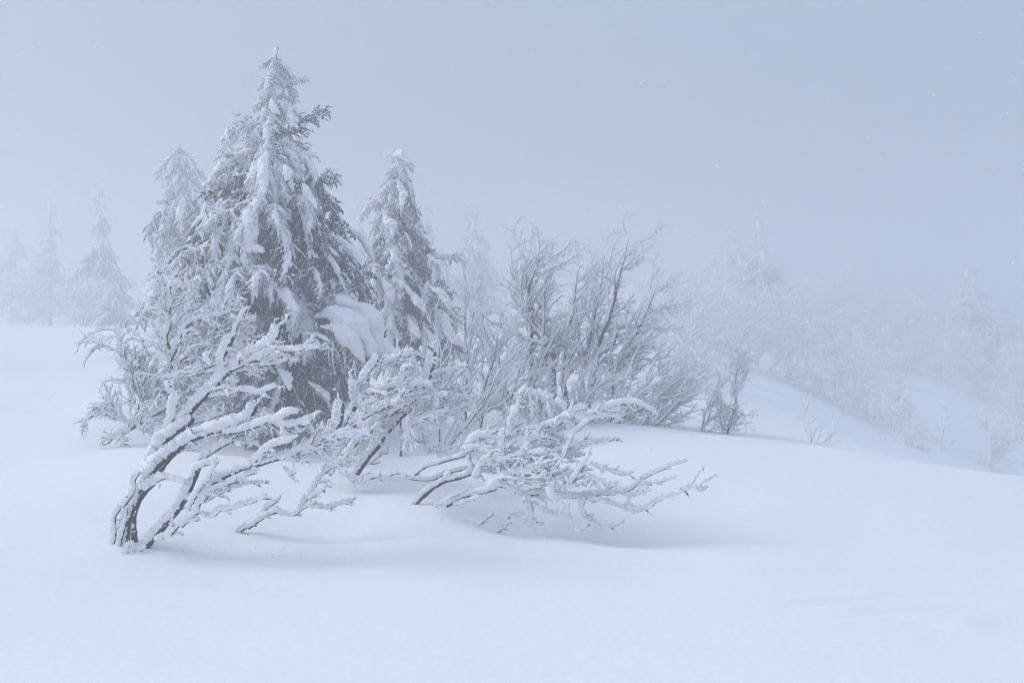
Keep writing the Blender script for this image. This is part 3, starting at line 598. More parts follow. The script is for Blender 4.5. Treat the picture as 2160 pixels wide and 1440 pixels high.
E.limb([(560, 900), (590, 960), (590, 1040), (650, 1080), (740, 1100), (850, 1110)], (.010, .006), (-.3, -.3), .040, 20, .17, sub=4, tt=.02, bias=(.8, 0, -.3))
E.limb([(640, 940), (700, 1010), (720, 1060)], (.007, .004), (-.25, -.3), .012, 6, .12, sub=2)
E.limb([(310, 850), (360, 900), (350, 960), (330, 1010)], (.012, .010), (-.1, -.1), .036, 12, .18, sub=4, tt=.018)
E.limb([(100, 1180), (170, 1080), (250, 980), (330, 900), (420, 850)], (.020, .014), (.2, .1), .030, 12, .2, sub=4)
E.limb([(528, 950), (530, 1020), (524, 1100)], (.013, .010), (.1, .1), .008, 0, sub=0)
E.limb([(30, 1200), (45, 1150), (80, 1090), (140, 1020)], (.022, .014), (-.2, -.2), .024, 9, .15, sub=3)
E.limb([(-20, 1300), (60, 1215), (130, 1180), (205, 1195)], (.016, .008), (-.4, -.4), .032, 14, .16, sub=4, tt=.016, **W)
E.limb([(60, 1270), (100, 1300), (150, 1330), (220, 1350), (300, 1318), (372, 1335)], (.010, .005), (-.4, -.4), .022, 16, .12, sub=3)
E.limb([(290, 1210), (380, 1140), (435, 1080), (400, 1050)], (.004, .003), (.1, .1), .003, 0)
E.limb([(260, 1230), (330, 1190), (410, 1130)], (.004, .003), (.1, .1), .004, 3, .1, sub=0, tt=.003)

# ---- low right shrub
G = Shrub('fallen_shrub', 'low sprawling dead shrub right of centre, branches swept right just above the snow', 'shrub', (185, 835), 7.9, 3.0, 820, 780)
G.limb([(165, 855), (200, 815), (260, 760), (310, 725), (370, 695), (440, 680), (505, 655)], (.030, .022), (0, 0), (.008, .016), 1, .06, sub=0, part='trunk', amp=.4)
G.limb([(505, 660), (528, 640), (520, 605), (508, 570), (500, 530)], (.020, .017), (0, 0), .010, 0, amp=.4)
G.limb([(500, 655), (560, 640), (640, 640)], (.014, .01), (0, 0), .03, 6, .15, sub=3)
G.limb([(10, 668), (70, 655), (130, 682), (210, 692), (290, 684), (360, 650), (430, 635), (500, 625)], (.012, .014), (.3, .15), .012, 2, .06, sub=0, amp=.4)
G.limb([(165, 672), (200, 640), (250, 608), (310, 592), (380, 570), (440, 556), (500, 535)], (.014, .016), (.2, .1), .014, 1, .06, sub=0, amp=.4)
G.limb([(370, 690), (378, 665), (395, 640)], (.010, .010), (0, 0), .024, 0)
G.limb([(360, 855), (420, 820), (500, 790), (590, 765), (680, 740)], (.026, .020), (-.2, -.2), (.012, .02), 3, .08, sub=1, part='trunk')
G.limb([(295, 855), (360, 830), (430, 790), (490, 762)], (.007, .006), (-.3, -.3), .016, 2, .05, sub=0)
G.limb([(405, 862), (450, 855), (510, 830), (570, 805), (632, 812)], (.008, .006), (-.3, -.35), .018, 3, .05, sub=1)
G.limb([(640, 740), (720, 735), (790, 765), (850, 790), (930, 780), (1000, 785), (1080, 800), (1170, 812), (1260, 808), (1330, 795), (1400, 790)], (.017, .013), (-.2, -.25), .026, 16, .14, sub=3, bias=(1, 0, 0))
G.limb([(1400, 792), (1480, 775), (1550, 750), (1600, 700), (1650, 665), (1720, 630), (1790, 602), (1882, 573)], (.012, .006), (-.25, -.3), .018, 8, .07, sub=1, bias=(1, 0, .0))
G.limb([(1590, 728), (1650, 715), (1720, 712), (1770, 695), (1815, 688)], (.006, .004), (-.3, -.3), .014, 5, .05, sub=1)
G.limb([(1260, 815), (1330, 820), (1400, 840), (1470, 860), (1540, 880), (1640, 885), (1700, 850), (1750, 820), (1830, 790), (1900, 750), (1935, 720)], (.010, .006), (-.3, -.4), .022, 20, .1, sub=3, bias=(1, 0, -.1))
G.limb([(1930, 720), (1950, 680), (1975, 640), (2000, 608)], (.004, .002), (-.4, -.4), .006, 4, .06, sub=0, tr=.003, tt=.005)
G.limb([(1955, 755), (1985, 715), (2030, 685), (2075, 655)], (.004, .002), (-.4, -.4), .006, 4, .05, sub=0, tr=.003, tt=.005)
G.limb([(1940, 745), (1975, 765), (2010, 745)], (.005, .003), (-.4, -.4), .010, 2, .04, sub=0)
G.limb([(1015, 690), (1050, 640), (1085, 590), (1115, 540), (1140, 480), (1175, 415)], (.008, .006), (-.3, -.35), .016, 2, .05, sub=0)
G.limb([(1160, 420), (1200, 380), (1240, 345), (1275, 320)], (.007, .005), (-.3, -.3), .024, 5, .06, sub=1)
G.limb([(1155, 715), (1190, 660), (1230, 600), (1262, 550), (1285, 490)], (.008, .004), (-.35, -.4), .020, 3, .06, sub=0)
G.limb([(480, 540), (520, 480), (560, 440), (640, 430), (740, 428), (820, 405), (900, 400), (1000, 402), (1070, 400)], (.014, .010), (.1, .1), .036, 26, .18, sub=4, tt=.017, bias=(1, 0, -.1))
G.limb([(490, 520), (560, 500), (630, 530), (700, 555), (760, 520), (830, 490), (900, 455), (985, 428)], (.014, .010), (.05, -.1), .034, 24, .2, sub=3, tt=.016, bias=(1, 0, .15))
G.limb([(560, 680), (590, 600), (650, 560), (720, 580), (800, 560), (900, 540), (1000, 530)], (.012, .008), (-.1, -.2), .034, 26, .2, sub=3, tt=.016, bias=(1, 0, .0))
G.limb([(630, 740), (700, 690), (780, 660), (860, 640), (950, 610), (1050, 590)], (.016, .009), (-.15, -.3), .032, 26, .2, sub=3, tt=.016, bias=(1, 0, .05))
G.limb([(700, 640), (790, 620), (900, 600), (1010, 560), (1100, 545), (1200, 520)], (.010, .006), (.0, .1), .028, 22, .18, sub=4, bias=(1, 0, .0))
G.limb([(740, 690), (840, 690), (940, 700), (1040, 690), (1140, 670), (1220, 640)], (.009, .006), (-.2, -.3), .028, 24, .2, sub=4, bias=(1, 0, .0))
G.limb([(860, 560), (940, 500), (1040, 480), (1130, 490), (1220, 480)], (.010, .006), (.1, .2), .026, 20, .18, sub=4, bias=(1, 0, .0))
G.limb([(900, 400), (960, 375), (1030, 350), (1090, 330), (1130, 290), (1180, 258), (1255, 240)], (.012, .009), (.1, .0), .032, 12, .12, sub=3)
G.limb([(1060, 350), (1110, 320), (1180, 300), (1250, 285), (1340, 262), (1465, 250)], (.011, .008), (.0, .0), .032, 12, .12, sub=3, **W)
G.limb([(1330, 262), (1380, 245), (1440, 225), (1500, 212), (1560, 205), (1620, 225), (1682, 268)], (.009, .006), (.0, -.05), .026, 14, .09, sub=2, bias=(1, 0, -.1))
G.limb([(1180, 320), (1250, 310), (1350, 302), (1420, 295), (1455, 312)], (.008, .006), (.0, .0), .026, 8, .08, sub=2)
G.limb([(770, 410), (778, 340), (798, 285), (822, 238)], (.010, .008), (.1, .1), .034, 6, .1, sub=3)
G.limb([(715, 560), (720, 480), (722, 390)], (.014, .014), (-.1, -.1), .034, 5, .1, sub=3)
G.limb([(1040, 530), (1120, 500), (1200, 480), (1300, 465), (1380, 455), (1462, 442)], (.008, .004), (-.0, .1), .024, 10, .09, sub=2)
G.limb([(1270, 590), (1330, 612), (1400, 638), (1460, 655), (1530, 662)], (.007, .004), (-.2, -.2), .020, 10, .09, sub=2, bias=(1, 0, -.1))
G.limb([(1150, 740), (1230, 720), (1310, 690), (1370, 715)], (.008, .005), (-.3, -.4), .024, 14, .12, sub=3)
G.limb([(1380, 730), (1430, 730), (1465, 760)], (.006, .004), (-.3, -.4), .026, 6, .07, sub=2)
G.limb([(1480, 790), (1560, 800), (1610, 760), (1640, 775)], (.006, .004), (-.3, -.4), .022, 8, .08, sub=2)
G.limb([(860, 795), (890, 840), (905, 900), (905, 980)], (.022, .010), (-.25, -.2), .03, 3, .08, sub=2)
G.limb([(1020, 730), (1040, 790), (1080, 840), (1110, 870)], (.012, .010), (-.4, -.45), .036, 3, .06, sub=1)
G.limb([(830, 950), (900, 965), (965, 972)], (.006, .004), (-.2, -.2), .016, 6, .07, sub=2)
G.limb([(1250, 810), (1225, 860), (1240, 920), (1290, 960), (1330, 990), (1390, 998), (1445, 988)], (.010, .005), (-.3, -.35), .024, 12, .09, sub=3)
G.limb([(920, 860), (980, 880), (1040, 905), (1110, 925), (1160, 940)], (.006, .005), (-.3, -.3), .020, 10, .08, sub=2)
G.limb([(1050, 868), (1095, 905), (1142, 930)], (.004, .004), (-.35, -.35), .005, 0)
G.limb([(1140, 842), (1147, 880), (1148, 912)], (.005, .004), (-.35, -.35), .004, 0)
G.limb([(1175, 1010), (1222, 1015), (1262, 975)], (.007, .004), (-.4, -.4), .022, 3, .05, sub=1)
G.limb([(760, 932), (810, 930), (865, 912)], (.007, .006), (-.2, -.2), .020, 3, .05, sub=1)
for nm, lab, pts in (('snow_crusted_stick', 'longer snow-crusted stick tip poking out below the low sprawling shrub', [(572, 975), (612, 945), (640, 922), (662, 903)]), ('snow_crusted_stick', 'shorter lower stick tip poking out below the low sprawling shrub', [(688, 1016), (725, 1000), (762, 970)])):
    q = Shrub(nm, lab, 'stick', pts[0], 7.6, 3.0, 820, 780)
    q.limb(pts, (.010, .006), (0, 0), .022, 4, .05, sub=1)

# ---- left rear shrub, tangled
Hh = Shrub('tangled_shrub', 'tangled snow-covered shrub left of the tallest spruce with thin arching outer twigs', 'shrub', (600, 700), 10.4, 3.6, 160, 560)
wl = dict(bias=(-.5, 0, .5))
hk = dict(sub=4, tt=.017, thick=.03, tl=.42, twigs=22, tang=40)
Hh.limb([(380, 1260), (470, 1200), (560, 1150), (640, 1100), (710, 1040), (780, 960)], (.035, .02), (0, .1), sub=4, thick=.02, twigs=12, tl=.35, part='trunk')
Hh.limb([(700, 860), (725, 720), (700, 620), (685, 560), (715, 470), (710, 380), (725, 290), (715, 170), (740, 130)], (.028, .014), (.1, 0), bias=(.2, 0, .7), bk=.12, **hk)
Hh.limb([(730, 700), (770, 620), (810, 520), (860, 440), (960, 400), (1100, 380), (1180, 350)], (.024, .012), (.1, 0), bias=(.5, 0, .5), **hk)
Hh.limb([(720, 150), (790, 150), (850, 175), (885, 160)], (.01, .01), (0, 0), sub=3, thick=.04, twigs=6, tl=.14, tt=.02)
Hh.limb([(700, 400), (650, 340), (600, 290), (575, 240), (600, 235)], (.012, .01), (0, -.1), sub=3, thick=.036, twigs=10, tl=.18, tt=.022, bias=(-.5, 0, .3))
Hh.limb([(980, 640), (1060, 560), (1140, 480), (1220, 450)], (.02, .014), (.2, .2), bias=(.6, 0, .5), **hk)
Hh.limb([(1200, 540), (1225, 460), (1265, 380), (1300, 325)], (.016, .014), (-.1, -.1), sub=2, thick=.028, twigs=4, tl=.12)
Hh.limb([(760, 760), (860, 690), (960, 640), (1050, 640)], (.016, .01), (.0, .1), bias=(.6, 0, .4), **hk)
Hh.limb([(640, 850), (760, 850), (860, 830), (980, 800), (1080, 780)], (.014, .008), (-.1, .0), bias=(.7, 0, .3), **hk)
Hh.limb([(860, 560), (960, 500), (1060, 430), (1160, 330)], (.014, .01), (.1, .2), bias=(.5, 0, .6), **hk)
Hh.limb([(900, 700), (1000, 600), (1080, 540)], (.014, .01), (.1, .2), bias=(.5, 0, .6), **hk)
Hh.limb([(450, 1200), (440, 1060), (420, 960), (400, 860), (385, 760), (340, 660), (330, 560), (325, 500)], (.018, .010), (0, 0), sub=3, thick=.034, twigs=18, tl=.3, tt=.014, **wl)
Hh.limb([(375, 720), (340, 680), (280, 630), (215, 600), (150, 580), (85, 580), (75, 605)], (.009, .004), (0, -.2), sub=2, thick=.010, twigs=8, tl=.16, tt=.006, tr=.004, bias=(-1, 0, -.4))
Hh.limb([(215, 605), (150, 640), (110, 680), (75, 730), (62, 765)], (.007, .004), (-.1, -.2), sub=0, thick=.014, twigs=4, tl=.08, tt=.006, bias=(-.5, 0, -1))
Hh.limb([(340, 545), (280, 545), (200, 550), (120, 545)], (.006, .003), (0, .2), sub=2, thick=.008, twigs=8, tl=.18, tt=.006, tr=.003, bias=(-1, 0, -.2))
Hh.limb([(300, 490), (200, 495), (130, 515), (60, 560), (20, 612)], (.006, .004), (0, -.1), sub=2, thick=.008, twigs=8, tl=.16, tt=.006, tr=.003, bias=(-1, 0, -.3))
Hh.limb([(330, 500), (370, 470), (420, 490), (440, 510)], (.006, .004), (0, .1), sub=2, thick=.016, twigs=6, tl=.12, tt=.010)
Hh.limb([(370, 590), (410, 555), (460, 560), (512, 575)], (.008, .006), (0, .1), sub=0, thick=.012, twigs=2, tl=.08, tt=.006)
Hh.limb([(480, 820), (460, 740), (400, 670), (370, 640)], (.008, .008), (0, .0), sub=2, thick=.02, twigs=8, tl=.2, tt=.010, **wl)
Hh.limb([(780, 770), (700, 720), (620, 700), (550, 695)], (.010, .006), (-.1, -.1), sub=2, thick=.014, twigs=5, tl=.18, tt=.008, **wl)
Hh.limb([(640, 850), (560, 830), (470, 820)], (.007, .005), (-.2, -.2), sub=0, thick=.010, twigs=3, tl=.1, tt=.006)
Hh.limb([(560, 1140), (500, 1020), (460, 920), (440, 820)], (.014, .008), (.1, .1), bias=(.1, 0, .6), **hk)
Hh.limb([(660, 1060), (600, 980), (560, 880), (540, 760), (520, 710)], (.014, .008), (.1, .1), bias=(.1, 0, .6), **hk)
Hh.limb([(700, 1060), (740, 960), (820, 880), (900, 840)], (.014, .008), (.2, .1), bias=(.6, 0, .5), **hk)
Hh.limb([(620, 1160), (720, 1120), (860, 1060), (960, 1040)], (.016, .008), (.2, .1), bias=(.8, 0, .3), **hk)
Hh.limb([(720, 1050), (840, 960), (960, 920), (1060, 880)], (.016, .008), (.2, .3), bias=(.8, 0, .3), **hk)
Hh.limb([(420, 1220), (340, 1150), (280, 1080), (250, 1000), (240, 960)], (.014, .008), (-.1, -.2), sub=3, thick=.028, twigs=16, tl=.24, tt=.014, **wl)
Hh.limb([(400, 1200), (300, 1160), (200, 1120), (120, 1140), (50, 1210)], (.010, .005), (-.2, -.4), sub=3, thick=.022, twigs=16, tl=.2, tt=.012, bias=(-.9, 0, -.2))
Hh.limb([(300, 1180), (220, 1120), (170, 1075), (120, 1085)], (.008, .005), (-.2, -.3), sub=2, thick=.022, twigs=10, tl=.16, tt=.012, bias=(-.9, 0, .1))
Hh.limb([(420, 1240), (350, 1290), (290, 1310), (220, 1320)], (.010, .005), (-.3, -.4), sub=2, thick=.026, twigs=12, tl=.18, tt=.014, bias=(-.5, 0, -.3))
Hh.limb([(500, 1240), (470, 1180), (450, 1120), (480, 1080)], (.012, .010), (-.3, -.4), sub=2, thick=.036, twigs=8, tl=.18, tt=.014)
Hh.limb([(600, 1300), (560, 1240), (540, 1190), (560, 1160)], (.012, .010), (-.2, -.3), sub=2, thick=.036, twigs=8, tl=.2, tt=.014)
Hh.limb([(330, 1230), (350, 1290), (362, 1350)], (.008, .005), (-.4, -.4), sub=1, thick=.028, twigs=6, tl=.12, tt=.014)

# ================================================================ frosted beeches and saplings, fine twigs swept up and right
def beech(label, base, trunk, Y, dY=0., nb=12, bl=1.0, bias=(.55, 0, .45), bk=.16, seed=1, r0=.05, name='frosted_beech', cat='tree', nt=8, nw=5, snow=.0078, group=None, ang=40, t0=.22, blob=0, sprd=1.0, mat=None, tipr=.0024, fm=.6, tfirst=None):
    rng = np.random.default_rng(seed)
    P = line(trunk, Y, Y + dY); b = P[0].copy(); gz_ = gzat(b[0], b[1]); o = np.array([b[0], b[1], gz_])
    P = P - o
    if P[0, 2] > -.05: P[0, 2] = -.05
    root = thing(name, label, cat, tuple(o), group)
    n = max(int(length(P) / .05), 20); Pf, Rf = resample(P, np.linspace(r0, tipr * 1.6, len(P)), n); Pf = wiggle(Pf, .025, 2.5, seed); Pf = wiggle(Pf, .008, 10, seed)
    m = Mesh(); m.add(*tubes(Pf, Rf, 8, .2, 25))
    tr = link('trunk', m.data('trunk', mat or M_BEECH), root)
    c = Mesh(); c.add(*crust(Pf, Rf, np.full(n, snow * .9), 7, .6, 30, seed=seed, D=nrm(np.array([-.3, -.3, .9])), oct=2)); link('snow_crust', c.data('snow_crust', M_SNOW), tr)
    ii = np.linspace(0, n - 1, 24).astype(int); Pp, Rp = Pf[ii][None], Rf[ii][None]
    Bq, BR, _ = grow(Pp, Rp, nb, t0, .97, ang * 1.2, 1, 12, fm, bias, bk * .9, .13, rng, taper=.5, lenabs=bl, tip=.4)
    for j in range(nb):
        m = Mesh(); c = Mesh(); B1, R1 = Bq[j:j+1], BR[j:j+1]
        m.add(*tubes(B1, R1, 6, .2, 25)); c.add(*crust(B1, R1, np.full((1, 12), snow), 6, .6, 35, seed=j, oct=2))
        T1, TR1, _ = grow(B1, R1, nt, .12, .95, 46, .46 * sprd, 8, .6, bias, bk * .4, .15, rng, taper=.5, tip=.4)
        TR1 = np.maximum(TR1, tipr * .8)
        T2, TR2, _ = grow(T1, TR1, nw, .12, .95, 44, .48, 6, .75, bias, bk * .4, .15, rng, taper=.45, tip=.5)
        TR2 = np.maximum(TR2, tipr * .6)
        T3, TR3, _ = grow(T2, TR2, 3, .15, .9, 42, .5, 4, .8, bias, bk * .4, .12, rng, taper=.3, tip=.6)
        TR3 = np.maximum(TR3, tipr * .5)
        m.add(*tubes(T1, TR1, 4)); m.add(*tubes(T2, TR2, 3)); m.add(*tubes(T3, TR3, 3))
        for (T_, R_, kk) in ((T1, TR1, 1.), (T2, TR2, .8), (T3, TR3, .65)):
            sel = rng.random(len(T_)) < .75
            if sel.any(): c.add(*crust(T_[sel], R_[sel], np.full(R_[sel].shape, snow * .62 * kk), 5, .5, 40, seed=j, oct=1, lump=.8, lfreq=8))
        if blob and rng.random() < blob:
            sel = rng.random(len(T2)) < .5
            c.add(*crust(T2[sel], TR2[sel], np.full(TR2[sel].shape, snow * 2.0), 6, .7, 35, seed=j, oct=2))
        b_ = link('branch', m.data('branch', M_TWIG), root); link('snow_crust', c.data('snow_crust', M_SNOW), b_)
    return root
U = (.35, 0, .8)
beech('leftmost of the frosted beeches, thin leaning trunk, crown against the foggy broad spruce', 0, [(1095, 905), (1060, 800), (1040, 740), (1020, 690), (1006, 630), (998, 590)], 14.6, .3, 12, 1.0, U, .14, 61, .05, blob=.3)
beech('frosted beech with dark forked trunk second from the left of the clump', 0, [(1120, 880), (1122, 800), (1118, 720), (1122, 660), (1112, 595), (1104, 535)], 14.2, 0, 17, 1.0, (.15, 0, .7), .10, 62, .065, blob=.45)
beech('central frosted beech, darkest trunk dividing into two heavy limbs', 0, [(1168, 880), (1165, 800), (1160, 735), (1125, 690), (1110, 620), (1130, 565), (1150, 525)], 13.9, .2, 18, 1.05, (.3, 0, .55), .10, 63, .075, blob=.6)
beech('frosted beech right behind the darkest forked trunk, crown leaning right', 0, [(1200, 880), (1185, 780), (1195, 720), (1205, 660), (1212, 600), (1222, 560)], 15.0, 0, 15, 1.0, (.45, 0, .5), .12, 64, .05, blob=.3)
beech('tallest frosted beech of the clump with a thin topmost sprig', 0, [(1228, 850), (1250, 790), (1262, 720), (1285, 660), (1300, 600), (1316, 550), (1328, 495)], 14.2, 0, 17, .95, (.6, 0, .35), .12, 65, .07, blob=.3)
beech('frosted beech between the darkest trunk and the tallest one, slim crown', 0, [(1225, 860), (1232, 760), (1250, 680), (1262, 630), (1272, 575), (1278, 540)], 14.7, 0, 11, .95, (.3, 0, .8), .14, 66, .045, blob=.2)
beech('frosted beech at the windswept right side, twigs streaming to the right', 0, [(1290, 880), (1292, 800), (1310, 750), (1340, 700), (1365, 650), (1385, 600)], 14.0, 0, 17, .95, (.95, 0, .3), .18, 67, .06, ang=45)
beech('low fan-shaped frosted beech bush streaming right at the snow crest', 0, [(1275, 920), (1310, 880), (1350, 850), (1400, 820), (1440, 790)], 13.4, 0, 20, 1.1, (.95, 0, .35), .18, 68, .04, name='frosted_bush', cat='bush', ang=35, t0=.05)
beech('rightmost fan of the frosted beech clump, fine brush of twigs above the crest', 0, [(1330, 930), (1380, 900), (1420, 860), (1450, 820), (1450, 800)], 13.2, 0, 16, .7, (.6, 0, .6), .16, 69, .03, name='frosted_bush', cat='bush', ang=40, t0=.03)
beech('upright slim frosted stems in front of the broad foggy spruce', 0, [(985, 900), (982, 800), (985, 720), (980, 640), (985, 590)], 12.8, 0, 12, .7, (.1, 0, 1), .2, 70, .025, name='frosted_sapling', cat='sapling', ang=28, t0=.1, nt=6, nw=4)
beech('bare thin sapling just right of the curled-tip spruce', 0, [(930, 880), (928, 800), (930, 740), (922, 690), (918, 640)], 11.8, 0, 9, .45, (.1, 0, 1), .2, 71, .014, name='frosted_sapling', cat='sapling', ang=35, t0=.2, nt=4, nw=2)
beech('thin-twigged bush behind the right end of the centre shrub', 0, [(1010, 920), (1020, 840), (1040, 760), (1050, 700)], 12.4, 0, 14, 1.0, (.3, 0, .8), .15, 72, .03, name='frosted_bush', cat='bush', ang=35, t0=.05)
beech('frosted thicket in front of the leftmost beech trunks', 0, [(1060, 925), (1075, 860), (1090, 800), (1100, 760)], 12.7, 0, 14, .9, (.4, 0, .6), .15, 73, .03, name='frosted_bush', cat='bush', ang=45, t0=.05)
beech('twiggy undergrowth bush at the foot of the tallest frosted beech', 0, [(1200, 920), (1220, 880), (1240, 840), (1270, 800)], 12.9, 0, 16, .9, (.5, 0, .4), .15, 74, .03, name='frosted_bush', cat='bush', ang=50, t0=.05)
beech('bare slanting twigs rising right out of the hollow behind the centre shrub', 0, [(925, 925), (985, 890), (1020, 850), (1045, 800), (1075, 740)], 11.2, 0, 12, .8, (.6, 0, .6), .18, 75, .016, name='bare_bush', cat='bush', ang=22, t0=.02, nt=4, nw=3, snow=.005)
beech('low bare twigs sweeping right across the snow hollow', 0, [(900, 960), (960, 935), (1030, 905), (1080, 860)], 10.9, 0, 12, .7, (.8, 0, .35), .18, 76, .012, name='bare_bush', cat='bush', ang=22, t0=.02, nt=4, nw=2, snow=.005)
beech('lone small birch behind the snow crest with a slender pointed top', 0, [(1532, 925), (1548, 860), (1550, 810), (1562, 760), (1558, 690)], 13.6, 0, 26, .55, (.15, 0, .35), .09, 77, .022, snow=.007, tipr=.0022, name='small_birch', cat='birch', ang=58, t0=.02, nt=9, nw=6)
beech('second stem clump leaning at the left foot of the lone small birch', 0, [(1480, 925), (1490, 870), (1510, 820), (1525, 780)], 13.6, 0, 11, .5, (.3, 0, .55), .12, 78, .014, snow=.007, tipr=.0022, name='small_birch', cat='birch', ang=40, t0=.05)
beech('tiny sparse sapling peeking over the snow crest right of the small birch', 0, [(1700, 960), (1712, 925), (1706, 890), (1702, 845)], 12.6, 0, 9, .36, (.15, 0, .8), .16, 79, .01, name='frosted_sapling', cat='sapling', ang=40, t0=.05, nt=4, nw=3)
beech('low leaning twigs right beside the tiny crest sapling', 0, [(1730, 960), (1745, 930), (1762, 905)], 12.6, 0, 6, .28, (.5, 0, .5), .16, 80, .008, name='frosted_sapling', cat='sapling', ang=35, t0=.05, nt=4, nw=3)
# foggy bushes on the far slope
def fogbush(label, px, py0, py1, Y, w, seed, group=None, lean=0, n=17, name='foggy_bush', cat='bush'):
    Y = back(Y); h = (py0 - py1) * Y / F; k = Y / 60
    return beech(label, 0, [(px, py0 + 6), (px + lean * .3, py0 * .6 + py1 * .4), (px + lean, py1)], Y, 0, n, w * Y / F, (.2, 0, .35), .12, seed, .05, name=name, cat=cat, ang=55, t0=.03, nt=9, nw=6, snow=.06 * k, tipr=.011 * k, group=group, blob=0)
GR = 'frosted bushes massed on the foggy slope'
GL = 'frosted bush in the foggy thicket on the slope behind the small birch'
for i, (px, a, b, Y, wd) in enumerate(((1420, 790, 640, 25, 110), (1480, 800, 620, 27, 110), (1540, 800, 610, 30, 110), (1600, 805, 620, 31, 110), (1655, 815, 650, 30, 100), (1450, 740, 600, 34, 110), (1560, 740, 590, 38, 120), (1660, 740, 620, 40, 120), (1390, 760, 620, 31, 100), (1350, 740, 610, 34, 100), (1510, 720, 560, 42, 120), (1610, 710, 570, 44, 120), (1700, 800, 650, 33, 110), (1460, 790, 660, 24, 90))):
    fogbush(GL, px, a, b, Y, wd, 100 + i, GR)
fogbush('rounded frosted bush on the foggy slope, above and right of the crest sapling', 1760, 835, 690, 30, 100, 120)
fogbush('broad frosted bush drooping at the edge of the smooth foggy slope', 1830, 880, 740, 29, 110, 121)
fogbush('bushy end of the frosted row running down the foggy slope', 1885, 930, 820, 28, 80, 122)
fogbush('small spiky frosted bush low on the smooth foggy slope', 1925, 960, 895, 26, 70, 123, n=8)
for i, (px, a, b, Y, wd) in enumerate(((1740, 770, 640, 42, 110), (1830, 780, 650, 44, 120), (1920, 800, 660, 42, 120), (1990, 820, 690, 40, 110), (2070, 850, 720, 38, 120), (2130, 880, 740, 36, 110), (2170, 900, 790, 34, 100), (1880, 750, 640, 50, 120), (2100, 800, 660, 46, 120), (1790, 730, 600, 52, 130), (1960, 760, 610, 54, 130), (2040, 800, 640, 50, 130), (1800, 810, 690, 36, 110), (2150, 840, 670, 44, 120))):
    fogbush('frosted bush in the very faint thicket toward the right picture edge', px, a, b, Y, wd, 140 + i, 'frosted bushes in the faintest thicket')
fogbush('thin leaning frosted sapling alone on the foggy right slope', 1985, 930, 855, 27, 30, 124, lean=15, n=7, name='foggy_sapling', cat='sapling')
fogbush('frosted bush low in the fog at right, first above the crest line', 2090, 1000, 890, 27, 90, 125)
fogbush('twiggy frosted bush in fog at the right picture edge above the crest', 2145, 960, 870, 31, 70, 126, n=9)
for i, (px, a, b, Y, wd) in enumerate(((175, 690, 600, 33, 90), (60, 682, 590, 36, 90), (330, 700, 640, 24, 60))):
    fogbush(('snow-laden bush between the two nearer faint spruces at far left', 'snow-laden bush at far left under the faintest spruces', 'snow-covered bush at the crest just left of the half-hidden rimed spruce')[i], px, a, b, Y, wd, 160 + i)

# bush smothered in snow, with hanging snow folds and drooping boughs
mo = np.array([at(1135, 900, 11.0)[0], 11.0, 0.]); mo[2] = gzat(mo[0], mo[1])
mr = thing('snow_smothered_bush', 'rounded snow-smothered bush with drooping folds between the centre and low right shrubs', 'snowy bush', tuple(mo))
for i, (pts, rad) in enumerate((([(1090, 850), (1104, 826), (1124, 820)], [8, 14, 10]), ([(1128, 832), (1150, 834), (1168, 848)], [9, 14, 8]), ([(1170, 852), (1186, 860), (1198, 876)], [7, 11, 6]), ([(1102, 822), (1094, 850), (1088, 880), (1092, 915)], [9, 14, 15, 12]), ([(1122, 822), (1122, 850), (1112, 880), (1114, 915)], [12, 18, 20, 16]), ([(1146, 834), (1150, 860), (1148, 885), (1142, 910)], [9, 14, 12, 7]),
        ([(1168, 846), (1174, 868), (1172, 895)], [8, 12, 8]), ([(1186, 860), (1194, 880), (1190, 905)], [6, 9, 5]), ([(1110, 905), (1112, 930), (1100, 960)], [20, 26, 24]), ([(1085, 945), (1130, 925), (1200, 945)], [24, 34, 24]))):
    pad(mr, mo, pts, 10.85 + .03 * i, 10.85, rad, name='snow_fold', seed=70 + i, flat=1.0, amp=.7, freq=13, fine=.3)

for i, (px, py, az, sc) in enumerate(((1104, 822, -120, .34), (1112, 820, -80, .36), (1130, 822, -100, .36), (1150, 832, -70, .34), (1168, 844, -95, .32), (1182, 854, -60, .3), (1098, 850, -110, .32), (1120, 855, -85, .34), (1095, 832, -160, .28), (1190, 862, -20, .28), (1146, 860, -90, .3))):
    bough_at(mr, mo, HEAVY[i % 6], px, py, 10.78, az, sc, pitch=30)
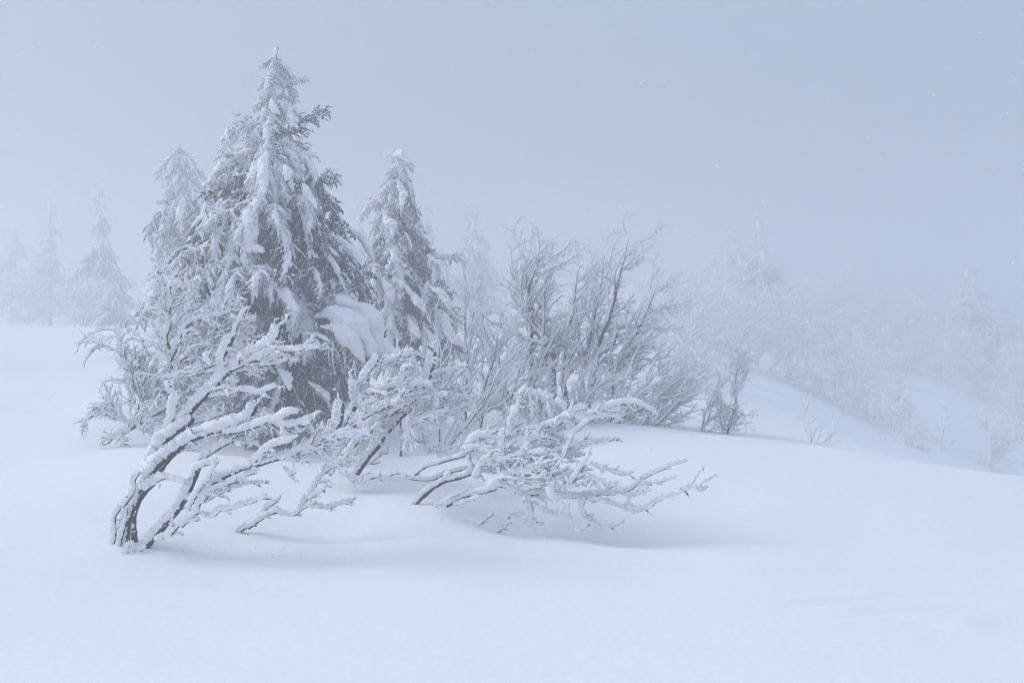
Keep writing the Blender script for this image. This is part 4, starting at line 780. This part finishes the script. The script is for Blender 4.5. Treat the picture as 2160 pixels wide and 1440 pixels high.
# crumbs of rime fallen from the branches
rng = np.random.default_rng(9); nc = 60
cxy = np.concatenate([rng.normal(size=(20, 2)) * (.5, .25) + (-2.0, 6.85), rng.normal(size=(20, 2)) * (.55, .22) + (.35, 7.75), rng.normal(size=(20, 2)) * (.5, .3) + (-1.0, 8.6)])
rc = rng.uniform(.003, .008, nc); gzc = ground_z(cxy[:, 0], cxy[:, 1]); Pc = np.c_[cxy, gzc + rc * .4]
m = Mesh(); dv = nrm(rng.normal(size=(nc, 3)) * (1, 1, .3)) * (rc * rng.uniform(.5, 2.2, nc))[:, None]
m.add(*tubes(np.stack([Pc - dv, Pc, Pc + dv], 1), np.stack([rc * .6, rc, rc * .6], 1), 6, .5, 90))
cr = link('fallen_rime', m.data('fallen_rime', M_SNOW)); cr['kind'] = 'stuff'; cr['label'] = 'crumbs of rime fallen on the snow under the dead shrubs'

# falling snow: small flakes drifting between camera and trees
rng = np.random.default_rng(5); nf = 700
Yf = rng.uniform(2.5, 12, nf); pxf = rng.uniform(-200, 2360, nf); pyf = rng.uniform(60, 950, nf)
Pc = np.stack([(pxf - CX) * Yf / F, Yf, CZ - (pyf - HY) * Yf / F], -1); rr = rng.uniform(.0012, .0034, nf)
m = Mesh(); dv = nrm(rng.normal(size=(nf, 3))) * (rr * rng.uniform(.5, 1.6, nf))[:, None]
m.add(*tubes(np.stack([Pc - dv, Pc, Pc + dv], 1), np.stack([rr * .5, rr, rr * .5], 1), 5))
M_FLAKE, _n, _b = new_mat('snowflake'); _b.inputs['Base Color'].default_value = (.95, .96, .97, 1)
_t = _n.nodes.new('ShaderNodeBsdfTranslucent'); _t.inputs[0].default_value = (.95, .96, .97, 1); _x = _n.nodes.new('ShaderNodeMixShader'); _x.inputs[0].default_value = .5
_n.links.new(_b.outputs[0], _x.inputs[1]); _n.links.new(_t.outputs[0], _x.inputs[2]); _n.links.new(_x.outputs[0], [q for q in _n.nodes if q.type == 'OUTPUT_MATERIAL'][0].inputs[0])
fl = link('falling_snow', m.data('falling_snow', M_FLAKE)); fl['kind'] = 'stuff'; fl['label'] = 'sparse falling snowflakes drifting in the air'
